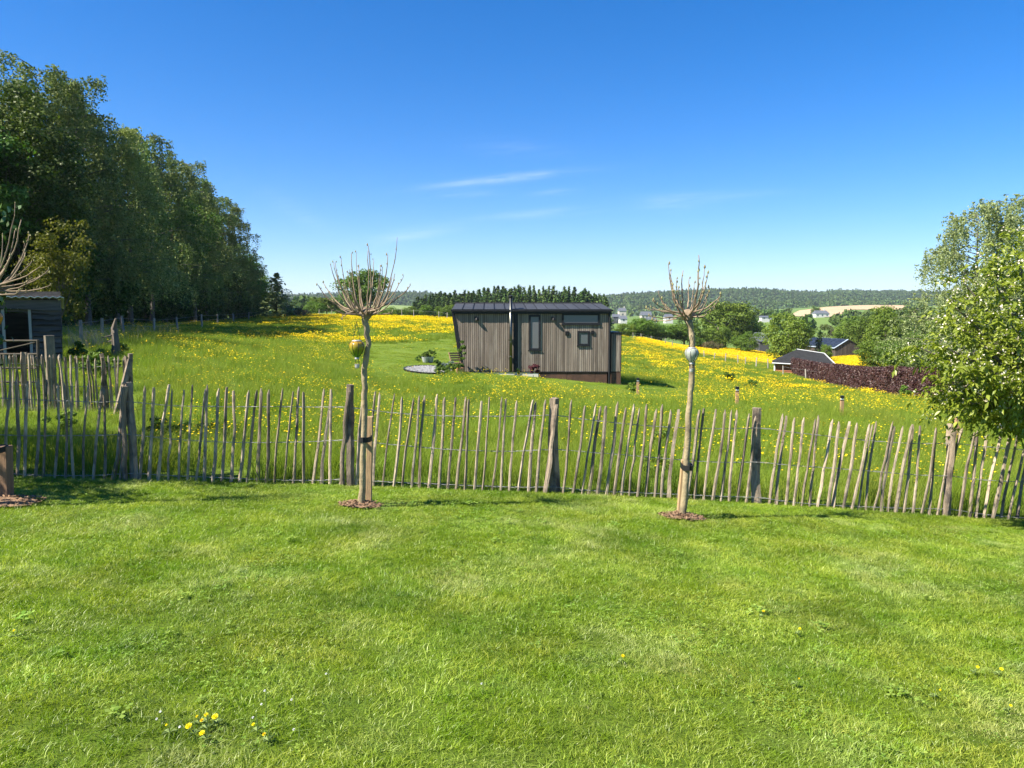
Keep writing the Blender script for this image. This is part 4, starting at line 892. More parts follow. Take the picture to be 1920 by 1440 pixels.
def fruit_tree(label, cx, cy, seed):
    rng = np.random.default_rng(seed); r = random.Random(seed); z0 = gz1(cx, cy); root = thing('flowering_tree', label, 'tree', (cx, cy, z0))
    m = MB(); tp = [(0,0,-.2),(.03,.02,.35),(.0,.03,.75),(.05,0,1.05)]; m.tube(tp, [.11,.085,.078,.07], 10); m.build('trunk', M_apbark, root, smooth=True)
    LC_, LD, BC = [], [], []
    limbs = []
    # limb tips: some measured from the photo's outline, the rest all round
    tips = [(P(px + (16 if px < 1790 else 8), py, Yt) - root.location) for px, py, Yt in [(1700,648,7.9),(1755,650,7.6),(1745,725,7.8),(1745,752,7.9),(1800,755,7.6),(1768,570,8.0),(1800,530,8.1),(1845,490,8.0),(1890,460,8.0),(1925,440,8.3),(1775,600,8.3),(1790,690,7.3),(1870,765,7.5),(1880,600,7.1),(1850,520,7.4),(1780,610,7.6),(1840,690,7.2),(1900,700,7.1),(1900,500,7.5),(1830,760,7.9),(1770,740,8.1),(1790,700,8.3),(1820,730,8.25),(1765,690,8.2),(1850,745,8.0),(1880,720,8.4),(1900,760,8.2),(1880,660,8.2),(1830,640,8.3),(1860,752,8.35),(1810,750,8.2)]]
    for _ in range(26):
        a = r.uniform(-1.35, 1.35); el = r.uniform(-.1, 1.2); L = r.uniform(1.0,1.4); tips.append(Vector((math.cos(a)*math.cos(el)*L, math.sin(a)*math.cos(el)*L, 1.25+math.sin(el)*L*1.1)))
    for t in tips:
        s = Vector((.02, 0, r.uniform(.8,1.25))); mid = s.lerp(t, .5) + Vector((0,0,.22)); pts = []
        for i in range(9):
            u = i/8; pts.append(s*(1-u)**2 + mid*2*u*(1-u) + t*u*u + Vector((r.uniform(-.02,.02), r.uniform(-.02,.02), r.uniform(-.02,.02)))*(1 if i < 8 else 0))
        limbs.append(pts); m = MB().tube(pts, [.030*(1-i/8)**.8+.004 for i in range(9)], 6); m.build('limb', M_apbark, root)
        dirn = (pts[-1]-pts[-3]).normalized()
        for i in range(3, 9):
            for _ in range(11 if i < 8 else 8):       # twigs
                a = np.array(pts[i]); v = rng.normal(size=3)*np.array([1,1,.8]) + np.array(dirn)*.55 + np.array([0,0,.12]); v /= np.linalg.norm(v); tl_ = rng.uniform(.12,.36)
                n = int(rng.integers(10, 16)); q = rng.random(n)**.8
                base = a + np.outer(q*tl_, v) + np.outer(q*q*tl_, [0,0,-.35]); LC_.append(base); side = rng.normal(size=(n,3))*.8; side[:,2] = side[:,2]*.4 - .35; LD.append(side + v*.5)
                if rng.random() < .5:
                    k = int(rng.integers(4, 9)); BC.append(base[-1] + rng.normal(size=(k,3))*.022 + np.array([0,0,.02]))
    c = np.vstack(LC_); d = np.vstack(LD); V, Q = pointed_leaves(c, d, .066, rng); o = link('foliage', np_mesh('foliage', V, Q), L_apple, root)
    b = np.vstack(BC); V, Q = leaf_quads(b, rng.normal(size=b.shape)+np.array([0,-.3,.6]), .020, rng, .95); link('blossoms', np_mesh('blossoms', V, Q), L_bloss, root)
    return root
_fx = 5.95; _fy = 8.05
fruit_tree('white-blossomed leafy tree leaning in from the right picture edge', _fx, _fy, 12)
(V, Q), cc = crown_broad(900, 1.25, 1.25, 1.25, 70, 110, .085, .4, 1.0)
reg('laurel', np_mesh('crown', V, Q), trunk_mesh(9, 2, .05, cc), M_leaf('laurel_leaf', (.04,.09,.012), (.09,.16,.02), None, trans=.25, gloss=.6, rough=.35), M_bark)
for x, y, s, sv in ((-6.35,7.1,1.08,1.32),(-7.55,8.9,1.2,1.4),(-8.7,10.2,1.3,1.6)): tree('laurel_shrub', 'clipped evergreen shrub standing left of the lawn outside the picture', 'shrub', 'laurel', x, y, s, sv, 'evergreen shrubs left of the lawn')

# ------------------------------------------------------------------ dandelions and daisies on the lawn
M_dand = M_leaf('dandelion_floret', (.80,.60,.004), (.88,.70,.01), None, trans=.1, rough=.6, tcol=(1,1,.5))
M_stem = M_solid('flower_stem', (.14,.20,.05)); M_white = M_leaf('daisy_petal', (.72,.72,.68), (.82,.82,.8), None, trans=.15, tcol=(1,1,1))
def small_flower(name, label, cat, px, py, r, mat, grp, seed):
    p = G(px, py, 2.2); z = gz1(p.x, p.y); root = thing(name, label, cat, (p.x, p.y, z), grp); rn = random.Random(seed); h = rn.uniform(.052,.068)
    MB().tube([(0,0,-.01),(.003,0,h*.5),(.002,.002,h)], .0016, 5).build('stem', M_stem, root)
    m = MB()
    for ring, (q, up, n) in enumerate(((r, .0, 14), (r*.72, .003, 12), (r*.42, .006, 8))):
        for i in range(n):
            a = 2*math.pi*(i+rn.random()*.5)/n; c, s = math.cos(a), math.sin(a); w = r*.13
            m.add([(-s*w*.4, c*w*.4, h), (c*q-s*w, s*q+c*w, h+up+q*.35), (c*q*1.05, s*q*1.05, h+up+q*.3), (c*q+s*w, s*q-c*w, h+up+q*.35), (s*w*.4, -c*w*.4, h)], [(0,1,2,3,4)])
    o = m.build('flower_head', mat, root); o.rotation_euler = (.45, rn.uniform(-.15,.15), 0)
    tag(o, None, None, None, 'stuff')
    if cat == 'dandelion':
        for i in range(4):                           # flat leaf rosette
            a = i*1.05+rn.random(); L = rn.uniform(.02,.035); c, s = math.cos(a), math.sin(a); MB().add([(0,0,.012),(c*L*.5-s*.009,s*L*.5+c*.009,.022),(c*L,s*L,.014),(c*L*.5+s*.009,s*L*.5-c*.009,.022)], [(0,1,2,3)]).build('leaf', M_stem, root)
DG = 'dandelions in the lawn'
for i, (px, py, r, ds) in enumerate([(365,1383,.021,'largest left bloom of the dandelion cluster low on the lawn'),(388,1393,.018,'lowest bloom of the dandelion cluster low on the lawn'),(388,1372,.013,'small middle bloom of the dandelion cluster'),(389,1358,.015,'top bloom of the dandelion cluster'),
    (410,1362,.021,'wide right bloom of the dandelion cluster'),(374,1363,.009,'tiny bud-like bloom atop the dandelion cluster left'),(318,1381,.008,'tiny dandelion left of the cluster'),(482,1378,.011,'small dandelion right of the cluster'),(503,1394,.012,'orange faded dandelion furthest right of the cluster'),
    (1164,1246,.016,'single dandelion in mid lawn below the right pollard'),(1428,1160,.015,'single dandelion below the fence on the right lawn'),(1497,1193,.013,'small dandelion right of and below its neighbour'),(1828,1266,.015,'left one of two dandelions near the right picture edge'),(1873,1268,.017,'right one of two dandelions near the right picture edge'),
    (1890,1338,.012,'small dandelion low at the right picture edge'),(1752,1313,.010,'small faint dandelion low on the right lawn'),(1492,1288,.008,'tiny dandelion in the lower right lawn'),(32,1200,.010,'small dandelion at the left picture edge')]):
    small_flower('dandelion', ds, 'dandelion', px, py, r*.6, M_dand, DG, i)
for i, (px, py) in enumerate([(551,1331),(498,1312),(498,1341),(305,1353),(340,1384),(480,1362),(560,1390),(302,1366),(905,1300),(615,1280),(440,905),(452,908),(463,912)]):
    small_flower('daisy', 'tiny white daisy in the lawn grass', 'daisy', px, py, .005, M_white, 'daisies in the lawn', 50+i)
# ------------------------------------------------------------------ the tiny house
HY = 36.0
M_slat = M_solid('weathered_slat', (.125,.098,.078), (.225,.182,.148), 3, (2,2,.35), .85, .5, 20, objrand=.26, c3=(.27,.23,.19), s3=.9)
M_anth = M_solid('anthracite_metal', (.013,.014,.017), (.019,.02,.024), 4, rough=.5, spec=.2)
M_roof = M_solid('roof_panel', (.040,.044,.052), (.052,.056,.065), 2, rough=.6, spec=.25, objrand=.12)
M_corten = M_solid('corten_steel', (.075,.042,.030), (.115,.060,.040), 3, (1,1,.6), .85, .4, c3=(.055,.035,.026), s3=2)
M_conc = M_solid('pale_concrete', (.48,.47,.44), (.58,.57,.54), 5, rough=.9, bump=.2)
M_steel = M_solid('stainless_flue', (.10,.104,.092), (.15,.15,.135), 6, (1,1,.3), .34, metal=1.0)
M_black = M_solid('black_fixture', (.010,.010,.011), rough=.4)
def M_glass(name, c, r=.06):
    m, t, o = new_mat(name); b = nd(t, 'ShaderNodeBsdfPrincipled', Roughness=r); b.inputs['Base Color'].default_value = c4(c); b.inputs['Specular IOR Level'].default_value = .7; t.links.new(b.outputs[0], o.inputs[0]); return m
M_pane = M_glass('dark_window_glass', (.10,.115,.13)); M_blind = M_glass('blind_glass', (.115,.118,.125), .3)
O = P(868, 697, HY); house = thing('tiny_house', 'long low tiny house clad in grey-brown vertical wooden slats', 'house', O)
def hp(px, py, y=0.0): q = P(px, py, HY) - O; return Vector((q.x, y, q.z))
hx = lambda px: hp(px, 640).x
hzz = lambda py: hp(960, py).z
DEP = 2.7; zt = hzz(586); xl_t = hx(851); xr = hx(1145); zb0 = 0.0
core = MB().hexa([(.06,.05,0),(xr-.03,.05,0),(xr-.03,DEP,0),(.06,DEP,0)], [(xl_t+.06,.05,zt),(xr-.03,.05,zt),(xr-.03,DEP,zt),(xl_t+.06,DEP,zt)])
core.build('wall', M_anth, house)
clad = link('cladding', MB().box(hx(872), xr-.02, .04, .048, .02, zt-.02).mesh('cladding'), M_black, house)
r = random.Random(3); npx = 76; pitch = (xr-.03 - xl_t)/npx; me = MB().box(-pitch*.41, pitch*.41, 0, .028, 0, 1.0).mesh('slat'); me.materials.append(M_slat)
for i in range(npx):
    x = xl_t + pitch*(i+.6); z0 = .0 if x > .07 else (0.07-x)/(0.07-xl_t)*zt*.98
    if zt - z0 < .12: continue
    if abs(x - hx(966)) < .12: continue               # slats left out for a dark strip standing in for the flue's shadow
    o = bpy.data.objects.new('slat', me); COL.objects.link(o); o.parent = clad; o.location = (x, .0+r.uniform(-.004,.004), z0+.005); o.scale = (1,1,zt-z0-.01)
# slanted left end: dark edge board and end wall slats
MB().hexa([(-.10,-.02,-.02),(.06,-.02,-.02),(.06,DEP+.02,-.02),(-.10,DEP+.02,-.02)], [(xl_t-.10,-.02,zt+.02),(xl_t+.05,-.02,zt+.02),(xl_t+.05,DEP+.02,zt+.02),(xl_t-.10,DEP+.02,zt+.02)]).build('end_wall', M_anth, house)
# gabled roof with standing seam panels
ze = hzz(581); zr = (P(960,569.5,HY+DEP/2)-O).z; xe0, xe1 = hx(847.5), hx(1147); xr0, xr1 = hx(850), hx(1133); yr = DEP/2
roof = MB().add([(xe0,-.14,ze),(xe1,-.14,ze),(xe1,DEP+.14,ze),(xe0,DEP+.14,ze),(xr0,yr,zr),(xr1,yr,zr)], [(0,1,5,4),(2,3,4,5),(1,2,5),(3,0,4),(3,2,1,0)]).build('roof', M_roof, house)
nseg = 15
for i in range(nseg):
    a, b = i/nseg+.004, (i+1)/nseg-.004; e = lambda t: Vector((xe0+(xe1-xe0)*t, -.14, ze)); f = lambda t: Vector((xr0+(xr1-xr0)*t, yr, zr))
    n = (e(1)-e(0)).cross(f(0)-e(0)).normalized(); g0 = .04; q = [e(a).lerp(f(a), g0), e(b).lerp(f(b), g0), e(b).lerp(f(b), .985), e(a).lerp(f(a), .985)]
    MB().hexa([p+n*.004 for p in q], [p+n*.022 for p in q]).build('roof_panel', M_roof, roof)
    if i: 
        s0, s1 = e(i/nseg).lerp(f(i/nseg), .03)+n*.022, e(i/nseg).lerp(f(i/nseg), .99)+n*.022; MB().tube([s0, s1], .016, 4).build('seam', M_anth, roof)
MB().tube([(xr0-.02,yr,zr+.02),(xr1+.02,yr,zr+.02)], .05, 6).build('ridge_cap', M_anth, roof)
gut = MB().box(xe0-.03, xe1+.03, -.20, -.13, ze-.07, ze+.012).build('gutter', M_anth, house)
MB().box(xl_t-.05, xr+.02, -.12, .02, zt-.06, ze-.005).build('fascia', M_anth, house)
MB().box(hx(962.5), hx(970), .0, .03, 0.01, zt-.06).build('flue_shadow_strip', M_anth, house)  # dark panel put in as the cast shadow of the flue
# windows
def window(px0, py0, px1, py1, pane, fw=.075):
    a, b = hp(px0, py1), hp(px1, py0); x0, x1, z0, z1 = a.x, b.x, a.z, b.z

    w = MB().box(x0, x1, -.012, .03, z0, z1).build('window', pane, house)
    for bx_ in ((x0-.01,x0+fw,z0-.01,z1+.01),(x1-fw,x1+.01,z0-.01,z1+.01),(x0+fw,x1-fw,z0-.01,z0+fw),(x0+fw,x1-fw,z1-fw,z1+.01)):
        MB().box(bx_[0], bx_[1], -.045, .02, bx_[2], bx_[3]).build('frame', M_anth, w)
    MB().box(x0-.04, x1+.04, -.06, .0, z0-.045, z0-.012).build('sill', M_anth, w)
window(992,591,1013,656, M_blind); window(1054,588,1124,608, M_blind); window(1083,621,1105,647.5, M_pane)
for px0, py0, px1, py1 in ((1060,621,1066.5,629),(1108,620,1114,627)): a, b = hp(px0,py1), hp(px1,py0); MB().box(a.x,b.x,-.05,.01,a.z,b.z).build('vent_box', M_black, house, bevel=.01)
def wall_lamp(px, py):
    c = hp(px, py); b = MB().box(c.x-.06, c.x+.06, -.04, .01, c.z-.08, c.z+.08).build('wall_lamp', M_black, house)
    MB().tube([(c.x,-.03,c.z+.02),(c.x+.02,-.07,c.z+.04),(c.x+.05,-.10,c.z+.0)], .018, 6).build('arm', M_black, b)
    MB().lathe([(.10,-.08),(.085,-.03),(.035,.04),(.02,.05)], (c.x+.05,-.105,c.z-.01), 12).build('shade', M_black, b)
wall_lamp(892, 597); wall_lamp(1036, 597)
# flue
fx_ = hx(957.7); fl = MB().tube([(fx_,-.13,hzz(696)),(fx_,-.13,hzz(559))], .072, 18).build('flue', M_steel, house, smooth=True)
for py in (585, 613, 641, 668): MB().lathe([(.078,-.02),(.084,0),(.078,.02)], (fx_,-.13,hzz(py)), 18).build('flue_joint', M_steel, fl)
for py in (637, 672): MB().box(fx_-.11, fx_+.11, -.16, .0, hzz(py)-.02, hzz(py)+.02).build('bracket', M_steel, fl)
MB().lathe([(.06,0),(.06,.05),(.115,.06),(.115,.10),(.03,.14)], (fx_,-.13,hzz(559)), 18).build('rain_cap', M_anth, fl)
# annex at the right end, corten skirt and concrete pad
ax0, ax1 = hx(1146), hx(1165); za = hzz(624); zf = -.0
MB().hexa([(ax0,.06,0),(ax1-.03,.06,0),(ax1-.03,DEP-.3,0),(ax0,DEP-.3,0)], [(ax0,.06,za),(ax1-.03,.06,hzz(627)),(ax1-.03,DEP-.3,hzz(627)),(ax0,DEP-.3,za)]).build('annex_wall', M_anth, house)
for i in range(5): o = bpy.data.objects.new('slat', me); COL.objects.link(o); o.parent = clad; o.location = (ax0+.06+i*pitch*.95, .02, .01); o.scale = (.95,1,za-.05)
MB().box(ax1-.035, ax1+.01, -.01, DEP-.28, 0, hzz(627)+.03).build('corner_trim', M_anth, house)
MB().box(ax0-.02, ax1+.02, -.02, DEP-.26, za-.015, za+.03).build('annex_roof', M_anth, house)
MB().tube([(hx(1142.5),-.07,zt-.06),(hx(1142.5),-.07,hzz(721))], .045, 10).build('downpipe', M_anth, house)
cx0 = hx(1010)
for i, (a, b) in enumerate(((1010,1063),(1063.4,1116),(1116.4,1139),(1146,1165))): MB().box(hx(a), hx(b), .03, DEP-.1, -1.15, -.03).build('skirt_panel', M_corten, house)
MB().box(hx(872), hx(1009.5), .02, DEP-.1, -.7, -.02).build('foundation', M_conc, house)
MB().box(hx(868), hx(1146), -.01, .05, -.025, .012).build('base_rail', M_anth, house)

# ------------------------------------------------------------------ garden beside the house
M_gravel = M_solid('grey_gravel', (.20,.20,.21), (.32,.32,.33), 30, rough=.95, bump=.8, isl=.4)
pc = G(812, 694, 25); rg = np.random.default_rng(8)
def patio():
    n = 40; m = MB(); ring = []
    for i in range(n): a = 2*math.pi*i/n; x, y = pc.x + 1.32*math.cos(a), pc.y + 2.0*math.sin(a); ring.append((x, y, gz1(x, y)+.03))
    m.add([(pc.x, pc.y, gz1(pc.x,pc.y)+.045)] + ring, [(0, 1+i, 1+(i+1) % n) for i in range(n)])
    tag(m.build('gravel_path', M_gravel), 'round grey gravel patio left of the tiny house', None, None, 'structure')
    k = MB()
    for i in range(n):
        p, q = Vector(ring[i]), Vector(ring[(i+1) % n]); d = Vector((p.x-pc.x, p.y-pc.y, 0)).normalized()*.05; e = Vector((q.x-pc.x, q.y-pc.y, 0)).normalized()*.05
        k.hexa([p+Vector((0,0,-.1)), q+Vector((0,0,-.1)), q+e+Vector((0,0,-.1)), p+d+Vector((0,0,-.1))], [p+Vector((0,0,.035)), q+Vector((0,0,.035)), q+e+Vector((0,0,.035)), p+d+Vector((0,0,.035))])
    tag(k.build('patio_edging', M_black), 'thin dark edging ring round the gravel patio', 'edging')
    st = MB(); 
    for _ in range(700):
        a, q = rg.uniform(0, 6.28), math.sqrt(rg.random()); x, y = pc.x+1.25*q*math.cos(a), pc.y+1.9*q*math.sin(a); z = gz1(x,y)+.045; s = rg.uniform(.02,.045)
        st.add([(x-s,y-s*.7,z),(x+s*.8,y-s,z),(x+s,y+s*.8,z),(x-s*.7,y+s,z),(x,y,z+s*.9)], [(0,1,4),(1,2,4),(2,3,4),(3,0,4)])
    tag(st.build('gravel', M_gravel), 'loose grey gravel stones on the patio', None, None, 'stuff')
patio()
M_teak = M_solid('garden_chair_wood', (.22,.13,.075), (.30,.19,.11), 6, rough=.8)
def garden_chair(px, py, Y):
    b = on_ground(px, Y); t = thing('garden_chair', 'small brown folding garden chair by the tiny house corner', 'chair', b, None, .5)
    for sx in (-.24,.24):
        MB().tube([(sx,-.3,0),(sx*.95,.22,.95)], .02, 5).build('leg', M_teak, t); MB().tube([(sx*.9,.28,0),(sx*.9,-.28,.46)], .02, 5).build('leg', M_teak, t)
    for i in range(4): MB().box(-.22,.22,-.26+i*.12,-.17+i*.12,.44,.465).build('seat_slat', M_teak, t)
    for i in range(4): z = .56+i*.1; y = -.3+.52*z/.95; MB().box(-.22,.22,y-.012,y+.012,z,z+.07).build('back_slat', M_teak, t)
garden_chair(853, 690, 35.2)
M_zinc = M_solid('zinc_pot', (.42,.44,.47), (.52,.54,.57), 8, rough=.5, metal=.3); M_terra = M_solid('terracotta', (.42,.20,.12), (.5,.26,.16), 6, rough=.9)
def bush(seed, rx, rz, n, size, mat): (V, Q), cc = crown_broad(seed, rx, rz, rz*.95, 14, n, size, .25, 1.0); me = np_mesh('foliage', V, Q); me.materials.append(mat); return me
L_gard = M_leaf('garden_leaf', (.06,.12,.02), (.13,.20,.035), None); L_lav = M_leaf('lavender_leaf', (.20,.26,.22), (.30,.36,.32), None); L_conif = M_leaf('dwarf_conifer_leaf', (.03,.07,.018), (.07,.12,.03), None)
L_red = M_leaf('red_shrub_leaf', (.06,.018,.022), (.12,.038,.040), None, trans=.2, tcol=(1.4,.6,.5))
def plant(name, label, px, Y, me, s=1.0, stem=.12, pot=None):
    b = on_ground(px, Y); t = thing(name, label, 'plant', b); dz = 0
    if pot: MB().lathe([(.13,0),(.19,.26),(.20,.30),(.17,.30),(.16,.27)], (0,0,0), 14).build('pot', pot, t); dz = .26
    MB().tube([(0,0,-.03),(.01,0,dz+stem)], .015, 5).build('stem', M_bark, t)
    o = link('foliage', me, None, t, (0,0,dz)); o.scale = (s,s,s)
g1 = bush(701,.34,.30,110,.07,L_gard); g2 = bush(702,.36,.22,110,.07,L_lav); g3 = bush(703,.18,.42,90,.09,L_conif); g4 = bush(704,.30,.42,60,.10,L_red); g5 = bush(705,.22,.6,60,.10,L_gard)
for nm, ds, px, Y, me_, s, pot in [('potted_plant','leafy plant in a zinc pot at the back of the patio',797,40,g1,.6,M_zinc),('garden_shrub','green shrub left of the zinc pot behind the patio',786,40.5,g1,.65,None),('potted_plant','plant right of the zinc pot behind the patio',806,40.2,g1,.8,M_zinc),('slim_shrub','thin upright shrub behind the patio',815,40,g5,.6,None),('dwarf_conifer','small dark cone-shaped conifer at the patio edge',821,34.6,g3,1.0,None),
    ('lavender_bush','blue-grey lavender mound by the patio',838,34.8,g2,1.35,None),('garden_shrub','green shrub at the slanted house corner',846,34.2,g1,1.0,None),('garden_shrub','low shrub in the bed before the patio',828,33.6,g1,.9,None),('garden_shrub','shrub against the slanted end wall',858,35.2,g1,.9,None),('climbing_plant','climber creeping up the slanted end board of the house',866,35.6,g5,1.35,None),
    ('red_shrub','dark red leaved shrub under the tall window',1000,35.4,g4,1.0,None),('dark_shrub','small dark plant right of the flue foot',972,35.6,g3,.6,None),('potted_plant','terracotta pot with a low plant by the house corner',862,34.6,g1,.5,M_terra)]: plant(nm, ds, px, Y, me_, s, .12, pot)

# ------------------------------------------------------------------ bollard lights in the meadow
M_boll = M_solid('bollard_wood', (.30,.175,.095), (.40,.25,.145), 6, (4,4,.6), .8); M_lens = M_solid('frosted_lens', (.55,.57,.58), rough=.4)
for px, py, Y, ds in ((1198,740,29,'wooden bollard light beside the tiny house shadow'),(1386,762,23,'wooden bollard light below the right pollard view of the cabin'),(1585,780,22.8,'wooden bollard light before the copper hedge'),(1805,830,18.2,'wooden bollard light under the flowering tree')):
    b = on_ground(px, Y); t = thing('bollard_light', ds, 'bollard', b, 'wooden bollard lights in the meadow'); H = P(px, {1198:709,1386:725,1585:742,1805:772}[px], Y).z - b.z
    MB().box(-.045,.045,-.045,.045,-.2,H-.15).build('post', M_boll, t, bevel=.006); MB().box(-.04,.04,-.04,.04,H-.15,H-.115).build('collar', M_black, t)
    MB().box(-.036,.036,-.036,.036,H-.115,H-.07).build('lens', M_lens, t); MB().box(-.05,.05,-.05,.05,H-.07,H).build('cap', M_black, t, bevel=.006)

# ------------------------------------------------------------------ dark plank shed on the left, gate and gate post
M_plank = M_solid('dark_waney_board', (.040,.036,.033), (.088,.080,.072), 2.2, (.5,3,5), .85, .6, 14, objrand=.45); M_corr = M_solid('corrugated_sheet', (.72,.74,.76), (.8,.81,.82), 6, rough=.45, metal=.3)
M_frame = M_solid('grey_door_post', (.20,.21,.22), (.28,.29,.30), 6, rough=.8)
SY = 22.0; so = P(116, 690, SY); so.z = gz1(so.x, SY); SA = .53; shed = thing('plank_shed', 'dark weathered plank shed behind the fence on the left', 'shed', so, None, SA)
def sp_(px, py, y=0.0):                              # photo pixel -> the shed's own front plane
    d = ray(px, py); n_ = Vector((-math.sin(SA), math.cos(SA), 0)); t_ = so.dot(n_)/d.dot(n_); q = Vector((d.x*t_, d.y*t_, CAM_Z+d.z*t_)) - so
    return Vector((q.x*math.cos(SA)+q.y*math.sin(SA), y, q.z))
sx0 = sp_(-140,600).x; sx1 = sp_(116,600).x; stp = sp_(100,557).z; dx0, dx1 = sp_(6,600).x, sp_(56,600).x; dzt = sp_(30,580).z
rs = random.Random(2)
def board(x0, x1, z0, z1, nm='board', y=0.0):
    n = 7; vs, fs = [], []; ph = rs.uniform(0, 6)
    for i in range(n):
        t = i/(n-1); x = x0+(x1-x0)*t; zz = z0 + .028*math.sin(t*5+ph)+.012*math.sin(t*13+ph*2)
        vs += [(x,y-.085,zz),(x,y-.012,z1),(x,y+.012,z1),(x,y-.035,zz)]
    for i in range(n-1):
        a, b = 4*i, 4*(i+1)
        for k in range(4): fs.append((a+k, b+k, b+(k+1) % 4, a+(k+1) % 4))
    fs += [(3,2,1,0), tuple(4*(n-1)+k for k in range(4))]
    MB().add(vs, fs).build(nm, M_plank, shed)
nb = 10; hb_ = (stp-.42)/nb
for i in range(nb+1):
    z0 = i*hb_-.05; z1 = z0+hb_-.022
    if z0 < dzt-.05: board(dx1+.05, sx1-rs.uniform(0,.05), z0, min(z1, dzt+.1)); board(sx0, dx0-.05, z0, min(z1, dzt+.1))
board(sx0, sx1, dzt, dzt+.26, y=-.05); board(sx0, sx1, dzt+.27, dzt+.50, y=-.045); MB().box(dx1+.06, sx1-.07, .03, .06, -.1, dzt+.3).build('gap_shade', M_black, shed); MB().box(sx0+.05, dx0-.06, .03, .06, -.1, dzt+.3).build('gap_shade', M_black, shed)  # black sheets behind the boards stand in for shadow in the gaps
MB().box(sx0, sx1-.02, 2.6, 2.64, -.1, stp-.45).build('back_wall', M_plank, shed); MB().box(sx1-.06, sx1-.02, .02, 2.6, -.1, stp-.45).build('side_wall', M_plank, shed); MB().box(sx0, sx0+.04, .02, 2.6, -.1, stp-.45).build('side_wall', M_plank, shed)
for x in (dx0, dx1): MB().box(x-.035, x+.035, -.06, .05, -.1, dzt).build('door_post', M_frame, shed)
MB().box(dx0-.04, dx1+.04, -.055, .04, dzt-.07, dzt).build('lintel', M_plank, shed)
m = MB(); k = 74; W_ = (sx1+.08)-(sx0-.08)
for i in range(k+1): x = sx0-.08+W_*i/k; z = stp+.02*math.cos(i*math.pi/2); m.v += [(x,-.25,z),(x,2.85,z-.3)]
for i in range(k): m.f.append((2*i,2*i+2,2*i+3,2*i+1))
ro = m.build('roof', M_corr, shed); s_ = ro.modifiers.new('t','SOLIDIFY'); s_.thickness = .012
GYd = 17.0; gp = on_ground(90, GYd); t = thing('gate_post', 'stout pale wooden gate post before the plank shed', 'post', gp); H = P(90, 629, GYd).z - gp.z
M_gpost = M_solid('pale_gate_post', (.17,.14,.105), (.27,.225,.165), 4, (5,5,.5), .85, .6, c3=(.15,.125,.095), s3=2)
MB().tube([(0,0,-.2),(.005,0,H*.5),(0,0,H)], [.125,.12,.118], 8, True, [1,.88,1.05,.9]).build('post', M_gpost, t); MB().box(-.14,-.10,-.16,-.10,H*.55,H*.62).build('latch', M_steel, t)
gt = thing('field_gate', 'weathered tube gate before the dark shed door', 'gate', on_ground(72, 16.9)); M_gate = M_solid('gate_rail', (.07,.06,.045), (.11,.095,.075), 5, rough=.9, spec=.1)
def gq(px, py): return P(px, py, 16.9) - gt.location
for py in (639, 664, 690, 716): MB().tube([gq(-180, py), gq(71, py)], .024, 8).build('rail', M_gate, gt)
MB().tube([gq(71, 637), gq(72, 745)], .028, 8).build('stile', M_gate, gt); MB().tube([gq(-180, 637), gq(-180, 745)], .028, 8).build('stile', M_gate, gt); MB().tube([gq(-30,664), gq(66,642)], .016, 6).build('brace', M_gate, gt)

# field fence along the wood: old posts and wire
M_opost = M_solid('grey_field_post', (.20,.185,.165), (.31,.285,.25), 5, (4,4,.7), .9, .5, objrand=.3)
def post_fence(label, posts, h, rad, seed, wires=2):
    r = random.Random(seed); b0 = on_ground(*posts[0]); root = thing('field_fence', label, 'fence', b0); tops = []
    for px, Y in posts:
        b = on_ground(px, Y) - b0; hh = h*r.uniform(.85,1.12); le = r.uniform(-.10,.10); MB().tube([b+Vector((0,0,-.2)), b+Vector((le*.5,0,hh*.5)), b+Vector((le,0,hh))], [rad, rad*.95, rad*.85], 7, True, [1,.85,1.1,.95,1.05,.9,1]).build('post', M_opost, root); tops.append(b+Vector((le,0,hh)))
    for k in range(wires):
        MB().tube([p - Vector((0, rad, .12+.38*k)) for p in tops], .006, 4).build('wire', M_wire, root)
post_fence('old post and wire fence along the dark wood edge', [(150,31),(190,34),(231,40),(287,47),(332,54),(378,62),(408,72),(438,84),(466,96),(500,108),(530,116)], 1.05, .075, 3)
post_fence('post and wire fence between the meadow and the yellow field', [(1188,158),(1203,152),(1222,146),(1248,139),(1262,134),(1298,126),(1322,121),(1341,117),(1362,112),(1386,108),(1400,105),(1420,101),(1443,97),(1475,92),(1503,88)], 1.25, .085, 4)
post_fence('leaning pale posts before the copper hedge', [(1472,86),(1515,80),(1540,76)], 1.15, .075, 7, 1)
post_fence('thin far fence across the top of the left meadow', [(598,118),(622,119),(650,120),(754,112),(776,110),(823,106),(838,104)], 1.2, .06, 8, 1)

# ------------------------------------------------------------------ red cabin, copper hedge, barn, far houses
M_redlog = M_solid('red_brown_log', (.26,.095,.055), (.36,.14,.08), 3, (.4,1,4), .8, .4, objrand=.15); M_felt = M_solid('grey_roof_felt', (.024,.025,.027), (.036,.037,.040), 3, rough=.9, spec=.1); M_wtrim = M_solid('white_trim', (.72,.73,.74), rough=.6)
CY = 92.0; co = on_ground(1456, CY); CA = -.33; cab = thing('log_cabin', 'red-brown log cabin with grey roof beside the copper hedge', 'cabin', co, None, CA)
def cq(px, py, y=0.0):
    d = ray(px, py); n_ = Vector((-math.sin(CA), math.cos(CA), 0)); t_ = co.dot(n_)/d.dot(n_); q = Vector((d.x*t_, d.y*t_, CAM_Z+d.z*t_)) - co
    return Vector((q.x*math.cos(CA)+q.y*math.sin(CA), y, q.z))
cw = cq(1494,690).x; ez = cq(1460,680).z; ch = cq(1560,690).x; kk = 8
